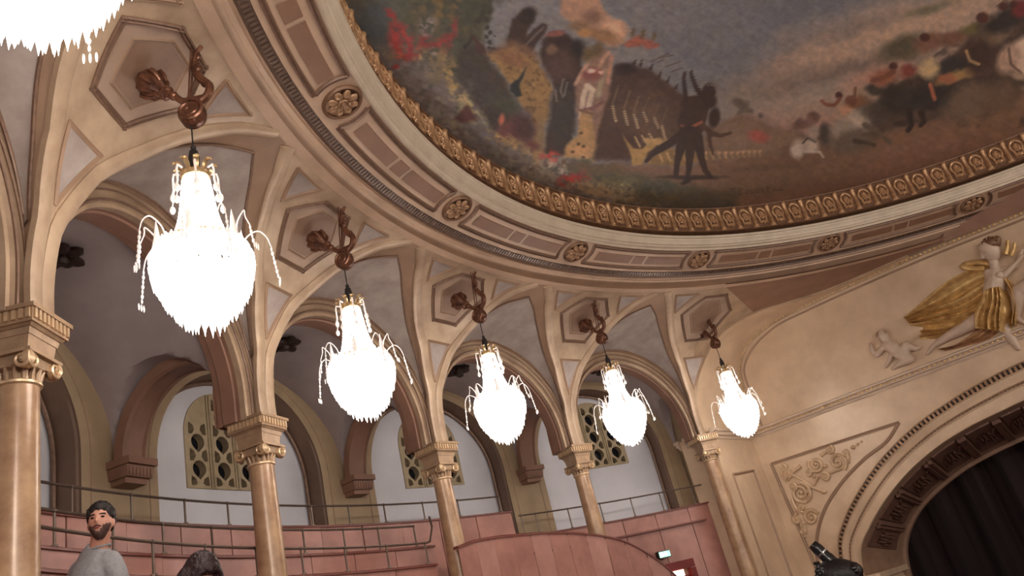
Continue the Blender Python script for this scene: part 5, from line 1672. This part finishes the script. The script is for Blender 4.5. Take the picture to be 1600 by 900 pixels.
    c.ell(876, 105, 22, 24, (72, 50, 46), 0, .6, 4)
    c.ell(880, 180, 20, 50, (52, 50, 48), 5, .6, 4, .8)
    for L in (([880, 124], [876, 142], [880, 152]), ([886, 128], [882, 150]), ([868, 140], [870, 158])):
        c.line(L, 1.0, (120, 112, 108), 1.2, 1, .8)
    c.ell(800, 205, 28, 20, (96, 52, 50), -10, .6, 6, .9)
    c.ell(783, 186, 4, 9, (164, 84, 66), 10, .6, 2)
    c.ell(818, 200, 18, 26, (62, 38, 40), 0, .6, 5, .9)
    c.ell(830, 228, 12, 8, (92, 50, 46), 0, .6, 4)
    # smoke cloud and flyers
    c.poly([(876, 22), (880, -30), (934, -30), (940, 12), (956, 28), (974, 34), (981, 50), (972, 68), (950, 72), (928, 60), (912, 44), (894, 34)], (150, 112, 88), 4, 4)
    c.ell(956, 44, 24, 14, (178, 140, 110), 30, .7, 5)
    c.ell(945, 56, 24, 11, (128, 92, 62), 20, .6, 4)
    c.ell(926, 26, 16, 12, (112, 82, 68), 20, .7, 4)
    c.ell(914, 50, 12, 7, (150, 106, 62), 10, .6, 3)
    c.ell(905, 38, 16, 7, (112, 86, 62), -8, .6, 3)
    for x, y, rx, ry in ((984, 70, 10, 6), (998, 66, 12, 9), (1014, 70, 10, 8), (1024, 72, 7, 4)):
        c.ell(x, y, rx, ry, (138, 74, 60), 0, .5, 4)
    for x, y in ((988, 52), (1004, 54), (1022, 56)):
        c.ell(x, y, 3, 8, (86, 74, 52), 10, .5, 3)
    # rose-clad figures and tower
    c.poly([(904, 190), (898, 130), (920, 100), (932, 80), (948, 76), (956, 92), (954, 140), (946, 200), (930, 250), (912, 240)], (122, 92, 76), 4, 4)
    for L, w, col in (([(900, 130), (915, 104), (926, 84)], 3.2, (160, 124, 104)), ([(934, 108), (944, 90), (952, 82)], 3, (156, 118, 96)), ([(950, 130), (954, 104), (957, 88)], 3.4, (152, 110, 88)),
                      ([(908, 184), (912, 150), (918, 134), (926, 140), (920, 168)], 4, (168, 150, 130)), ([(934, 150), (940, 126), (944, 112)], 4, (132, 120, 96)), ([(914, 172), (930, 168), (940, 160)], 3, (110, 72, 70))):
        c.line(L, w, col, 2, 2)
    c.ell(926, 116, 15, 10, (118, 64, 60), 0, .6, 4)
    c.ell(924, 111, 6, 3.5, (200, 170, 156), 10, .6, 2)
    c.ell(938, 114, 4, 3, (186, 150, 140), 0, .6, 2)
    for x, y in ((920, 86), (934, 78)):
        c.ell(x, y, 8, 12, (86, 70, 48), 20, .6, 3)
    c.poly([(908, 176), (924, 172), (928, 200), (930, 228), (929, 252), (905, 249), (880, 246), (884, 226), (902, 212)], (150, 116, 74), 3, 2)
    c.ell(906, 236, 20, 10, (162, 122, 78), 5, .6, 2)
    for x, y in ((904, 225), (912, 229), (895, 237), (912, 246), (908, 208)):
        c.ell(x, y, 3, 2.4, (84, 58, 40), 0, .5, 1)
    c.line([(906, 172), (926, 178)], 2.4, (112, 80, 60))
    # war machine with many ribs
    c.poly([(928, 248), (938, 196), (950, 150), (958, 110), (976, 98), (994, 104), (1012, 106), (1030, 122), (1052, 136), (1072, 152), (1080, 180), (1076, 216), (1040, 236), (1000, 250)], (66, 48, 42), 4, 4)
    c.ell(1010, 190, 46, 42, (88, 66, 52), 20, .8, 6, .8)
    c.ell(972, 225, 26, 26, (66, 44, 38), 0, .7, 5, .9)
    c.ell(978, 108, 16, 10, (44, 34, 36), -10, .5, 4)
    for k, (x0, y0, x1, y1) in enumerate(((966, 134, 962, 190), (984, 142, 980, 196), (998, 150, 996, 200), (1014, 152, 1010, 190), (1030, 160, 1028, 200), (1044, 168, 1038, 216))):
        mx = (x0 + x1) / 2 - 7
        c.line([(x0, y0), (mx, (y0 + y1) / 2), (x1, y1)], 1.0, (112, 92, 66) if k < 3 else (98, 76, 58), 1.3, 1, .9)
        c.line([(mx, (y0 + y1) / 2 + 4), (x1 + 1, y1)], 1.3, (168, 148, 112), 1.2, 1, .8)
    for x, y, L_ in ((1000, 102, 10), (1016, 108, 9), (1030, 120, 10), (1043, 128, 8), (990, 100, 7), (1056, 138, 7)):
        c.line([(x, y), (x + 3, y - L_)], [2.6, .8], (52, 40, 38), 1.4, 2)
    for L in (([1018, 96], [1044, 84]), ([1036, 90], [1052, 86]), ([1040, 104], [1062, 97]), ([1050, 112], [1066, 106]), ([1028, 97], [1036, 94])):
        c.line(L, 1.1, (74, 64, 60), 1.2, 1, .8)
    # golden prow and oars
    c.poly([(972, 208), (980, 222), (990, 232), (1004, 234), (1012, 222), (1026, 216), (1034, 222), (1012, 238), (1004, 258), (988, 258), (984, 238)], (150, 118, 66), 2, 2)
    for L in (([992, 214], [1000, 230]), ([1003, 212], [1012, 226]), ([1014, 208], [1022, 222])):
        c.line(L, 1.3, (162, 136, 92), 1.2, 1)
    for x, y, r in ((1012, 220, 7), (1028, 222, 8), (1042, 222, 6)):
        c.ell(x, y, r, r * .7, (164, 132, 80), 0, .5, 2)
    c.poly([(1016, 240), (1040, 232), (1090, 236), (1100, 246), (1080, 258), (1012, 258)], (120, 92, 54), 3, 3)
    for k in range(16):
        x = 1030 + k * 12.5 * (1 - k * .012)
        c.line([(x, 240 - k * .35), (x + 5, 252 - k * .5)], 1.8 - k * .05, (160, 128, 80), 1.4, 1, .85 - k * .03)
        if k > 4:
            c.ell(x + 4, 240 - k * .2, 3 - k * .08, 2.6, (156, 122, 86), 0, .5, 1, .9)
    # two dark striding figures
    D_ = (50, 36, 34)
    c.poly([(1064, 158), (1074, 151), (1102, 148), (1108, 168), (1100, 200), (1094, 214), (1064, 214), (1060, 196)], (56, 41, 36), 2, 1)
    c.poly([(1072, 160), (1082, 152), (1100, 150), (1108, 164), (1102, 190), (1096, 212), (1064, 214), (1058, 190)], (56, 40, 36), 2, 1)
    c.line([(1072, 156), (1070, 138), (1068, 122), (1070, 114)], [4, 3.4, 2.8, 2.4], D_, 1.2, 1)
    c.line([(1098, 152), (1088, 138), (1080, 118), (1080, 113)], [4.6, 4, 3, 2.6], D_, 1.2, 1)
    c.ell(1108, 142, 11, 12, D_, 20, .25, 1)
    c.line([(1106, 133), (1116, 133), (1120, 142)], .9, (120, 100, 92), 1, 0, .8)
    c.ell(1108, 158, 12, 12, D_, 10, .3, 1)
    c.ell(1116, 184, 9, 16, D_, 8, .3, 1)
    c.line([(1098, 196), (1112, 208), (1126, 212), (1142, 208)], [5, 4.4, 3.2, 2], (70, 50, 42), 1.2, 1)
    c.line([(1108, 206), (1110, 226), (1114, 240)], [4, 3, 2], (64, 46, 40), 1.2, 1)
    c.line([(1064, 196), (1072, 200), (1080, 199), (1088, 195), (1096, 191)], [1.2, 1.5, 2.0, 2.6, 2.4], (136, 72, 52), 1.6, 0)
    c.line([(1074, 206), (1064, 230), (1058, 252), (1056, 274)], [10, 8, 5, 4], D_, 1.2, 1)
    c.line([(1082, 206), (1078, 240), (1076, 266), (1074, 282)], [9, 7, 4.6, 3], D_, 1.2, 1)
    c.line([(1090, 216), (1096, 246), (1102, 266), (1110, 276)], [9, 6, 4.4, 3.4], D_, 1.2, 1)
    c.line([(1066, 210), (1040, 228), (1020, 240), (1010, 252)], [7, 6, 4.4, 3], (50, 36, 34), 1.2, 1)
    c.ell(1080, 277, 50, 3.6, (48, 38, 36), 0, .5, 2, .9)
    c.ell(1072, 284, 8, 3.6, (46, 36, 34), -20, .5, 1)
    # horses charging at right
    c.poly([(1290, 214), (1320, 196), (1340, 186), (1362, 170), (1380, 150), (1400, 130), (1440, 112), (1480, 90), (1520, 60), (1560, 40), (1620, -10), (1620, 120), (1560, 158), (1500, 178), (1450, 190), (1400, 202), (1350, 226), (1310, 236)], (70, 56, 50), 6, 6)
    c.mix(np.clip((fbm(X, Y, 16, 3, 81) - .52) * 5, 0, 1) * ((X > 1300) & (Y < 200) & (Y > 150 - (X - 1380) * .8)) * .6, (46, 40, 38))
    for x, y, rx, ry, rot, col in ((1246, 233, 11, 14, 10, (158, 144, 130)), (1266, 228, 11, 12, 0, (150, 136, 122)), (1270, 206, 7, 12, 20, (134, 118, 106)), (1290, 210, 12, 16, 0, (60, 54, 50)), (1252, 196, 16, 8, -15, (96, 70, 64)), (1270, 184, 10, 8, 0, (98, 70, 62)),
                                   (1318, 208, 20, 22, 10, (124, 112, 98)), (1344, 190, 18, 13, 25, (146, 132, 116)), (1330, 222, 34, 16, -10, (86, 74, 64)), (1322, 172, 10, 9, 0, (162, 118, 90)), (1354, 168, 12, 16, 10, (92, 86, 78)), (1368, 140, 14, 9, 10, (58, 54, 48)), (1372, 176, 18, 18, 0, (66, 58, 52)),
                                   (1398, 150, 24, 26, 0, (46, 42, 40)), (1425, 158, 20, 22, -10, (52, 48, 46)), (1460, 150, 44, 22, -15, (42, 40, 42)), (1485, 108, 34, 16, -25, (44, 44, 48)), (1452, 106, 15, 16, 0, (164, 140, 98)), (1500, 118, 38, 8, -14, (132, 102, 60)), (1480, 122, 14, 7, 10, (140, 84, 58)),
                                   (1410, 74, 36, 18, -22, (78, 72, 56)), (1452, 66, 26, 12, -10, (108, 74, 58)), (1490, 62, 22, 10, -10, (100, 68, 54)), (1520, 48, 18, 10, -10, (88, 80, 48)), (1550, 56, 30, 16, -30, (102, 84, 66)), (1530, 90, 26, 30, 0, (58, 42, 40)), (1570, 30, 40, 16, -28, (40, 38, 40)), (1596, 14, 14, 12, 0, (96, 34, 38)),
                                   (1380, 120, 22, 12, -10, (128, 76, 56)), (1420, 110, 14, 10, -20, (112, 50, 44)), (1340, 160, 20, 9, -8, (110, 74, 50)), (1330, 158, 9, 8, 0, (98, 58, 44)),
                                   (1510, 160, 40, 26, -30, (92, 76, 62)), (1565, 150, 26, 22, -20, (88, 70, 56)), (1440, 178, 16, 8, 0, (78, 62, 54))):
        c.ell(x, y, rx, ry, col, rot, .5, 5)
    for x, y, r in ((1311, 149, 6), (1395, 104, 6.5), (1445, 59, 7.5), (1535, 28, 10), (1568, 10, 7), (1584, 8, 6)):
        c.ell(x, y, r, r * .9, (70, 40, 38), 0, .3, 2)
    for L, w, col in (([(1312, 154), (1304, 164), (1290, 163), (1285, 158)], 3, (112, 66, 48)), ([(1322, 156), (1336, 150), (1337, 138)], 2.4, (104, 68, 50)), ([(1396, 112), (1382, 120), (1364, 126)], 4, (106, 62, 46)),
                      ([(1352, 196), (1370, 204), (1382, 216), (1390, 222)], [5, 4, 3, 3.4], (82, 72, 62)), ([(1336, 220), (1352, 222), (1366, 226)], [4, 3, 3], (62, 52, 46)), ([(1258, 236), (1280, 238), (1286, 246)], [3, 2, 1.6], (150, 138, 124)),
                      ([(1420, 172), (1424, 196), (1418, 204)], [5, 4, 4], (44, 36, 36)), ([(1440, 176), (1444, 190), (1438, 196)], [6, 4, 4], (44, 36, 36)), ([(1454, 132), (1460, 154)], 3, (150, 82, 60)), ([(1510, 80), (1516, 96), (1530, 100)], 2, (150, 120, 78)), ([(1254, 224), (1262, 216), (1274, 222)], 1.2, (54, 46, 44))):
        c.line(L, w, col, 1.6, 2)
    # pale rump at the right edge
    c.ell(1604, 88, 26, 31, (176, 150, 128), 10, .25, 2)
    c.ell(1576, 92, 17, 24, (150, 122, 104), 20, .4, 2)
    c.line([(1576, 76), (1580, 100), (1596, 114)], 2, (84, 62, 54), 1.5, 1)
    c.ell(1592, 120, 12, 6, (140, 118, 96), 10, .6, 3)
    # flower bank along the frame
    for x, y, rx, ry, rot, col, sp in ((760, 225, 36, 24, 35, (86, 82, 84), 8), (775, 215, 24, 8, 28, (140, 114, 66), 7), (800, 226, 22, 10, 25, (132, 106, 68), 7), (835, 245, 22, 12, 25, (128, 104, 76), 7), (780, 240, 50, 14, 32, (92, 92, 88), 7), (820, 264, 40, 14, 25, (106, 102, 92), 6),
                                       (862, 246, 16, 9, 10, (158, 52, 44), 7), (872, 262, 26, 13, 10, (148, 138, 122), 6), (850, 272, 26, 10, 20, (124, 118, 102), 6), (920, 262, 40, 12, 5, (66, 70, 52), 7), (893, 283, 20, 10, -5, (156, 42, 42), 8), (914, 276, 8, 10, 0, (152, 46, 44), 6), (960, 280, 50, 14, 10, (84, 78, 52), 8),
                                       (920, 296, 40, 10, 12, (128, 106, 78), 6), (960, 302, 40, 12, 10, (134, 112, 80), 6), (1000, 310, 40, 10, 6, (116, 102, 80), 6), (975, 292, 16, 8, 0, (116, 108, 72), 6), (1020, 298, 30, 12, 0, (58, 58, 44), 7), (1050, 305, 40, 8, 0, (74, 68, 48), 7), (1090, 300, 30, 6, -4, (72, 64, 46), 6)):
        c.ell(x, y, rx, ry, col, rot, .7, 5, 1, sp, int(x * 3 + y))
    c.ell(940, 262, 60, 8, (104, 76, 56), 3, .8, 4, .5)
    # signature
    ink = (62, 50, 40)
    for L in ([(1140, 296), (1150, 294)], [(1145, 295), (1147, 305)], [(1154, 294), (1156, 304)], [(1154, 294), (1160, 295), (1155, 299), (1161, 302), (1156, 304)], [(1166, 298), (1164, 302), (1168, 303), (1169, 298), (1166, 298)], [(1173, 297), (1174, 302), (1178, 301), (1178, 296)],
              [(1185, 296), (1182, 298), (1186, 300), (1182, 302)], [(1192, 295), (1189, 297), (1193, 299), (1190, 301)], [(1198, 292), (1200, 300)], [(1198, 292), (1203, 293), (1199, 296)], [(1207, 295), (1208, 299)], [(1212, 294), (1210, 298), (1215, 297)], [(1219, 293), (1218, 298), (1223, 296)]):
        c.line(L, .9, ink, 1.2, .3, .75)
    # brushwork over everything
    # broken brush strokes of light and shade, and a slight greying with age
    st = fbm(X + Y * .6, (Y - X * .6) * 3, 16, 3, 131)
    c.c *= (.92 + .16 * st)[:, None]
    hue = fbm(X, Y, 10, 3, 141)[:, None] - .5
    c.c += hue * np.array([10, 3, -9])
    g = c.c.mean(1, keepdims=True)
    c.c = c.c * .78 + g * .22
    c.c *= (.90 + .2 * n3)[:, None]
    c.c *= (.95 + .1 * fbm(X, Y, 3, 2, 97))[:, None]
    return c.c

def canvas_px(p):
    q = p - CAM
    d = q @ FWD
    d = np.where(d < .5, .5, d)
    return 800 + FPX * (q @ RIGHT) / d, 450 - FPX * (q @ UP) / d
mb = MB()
az = np.linspace(44, 212, 900); rr = np.concatenate([np.linspace(2.7, 6.0, 130), np.linspace(6.015, 7.60, 105)])
mb.grid(PL(az[:, None], rr[None], ZP + 0 * rr[None]))
nf = mb.n
az2 = np.linspace(212, 404, 60); mb.grid(PL(az2[:, None], np.linspace(2.7, 7.6, 20)[None], ZP))
az3 = np.linspace(0, 360, 60); mb.grid(PL(az3[:, None], np.linspace(.01, 2.7, 10)[None], ZP))
pt = obj('ceiling_painting', mb, None, smooth=0)
tag(pt, 'round painted ceiling with charging horses, war machine, garden and clouds', 'painting')
V = mb.verts()
x, y = canvas_px(V)
x[nf:] = 1000 + V[nf:, 0] * 40; y[nf:] = -200 + V[nf:, 1] * 10
cc = lin(np.clip(paint(x, y), 0, 255))
cc[nf:] = lin(np.array([106, 101, 101])) * (.9 + .2 * fbm(V[nf:, 0] + 40, V[nf:, 1] + 40, 3.0, 2, 5))[:, None]
at_ = pt.data.color_attributes.new('paint', 'FLOAT_COLOR', 'POINT')
buf = np.ones((len(V), 4), np.float32); buf[:, :3] = cc
at_.data.foreach_set('color', buf.ravel())
m = bpy.data.materials.new('ceiling_canvas'); m.use_nodes = True
nt = m.node_tree; bs = nt.nodes['Principled BSDF']; bs.inputs['Roughness'].default_value = .55
an = nt.nodes.new('ShaderNodeVertexColor'); an.layer_name = 'paint'
mx = nt.nodes.new('ShaderNodeVectorMath'); mx.operation = 'SCALE'; mx.inputs[3].default_value = 2.6
nt.links.new(an.outputs['Color'], mx.inputs[0]); nt.links.new(mx.outputs[0], bs.inputs['Base Color'])
pt.data.materials.append(m)
# roof slab over the painting
rf = obj('ceiling', MB().grid(revolve([(.01, 5.95), (8.3, 5.95), (8.3, 4.85)], 0, 360, 60), True), MT['vault'], smooth=0)
tag(rf, 'plain roof shell above the painted ceiling', kind='structure')
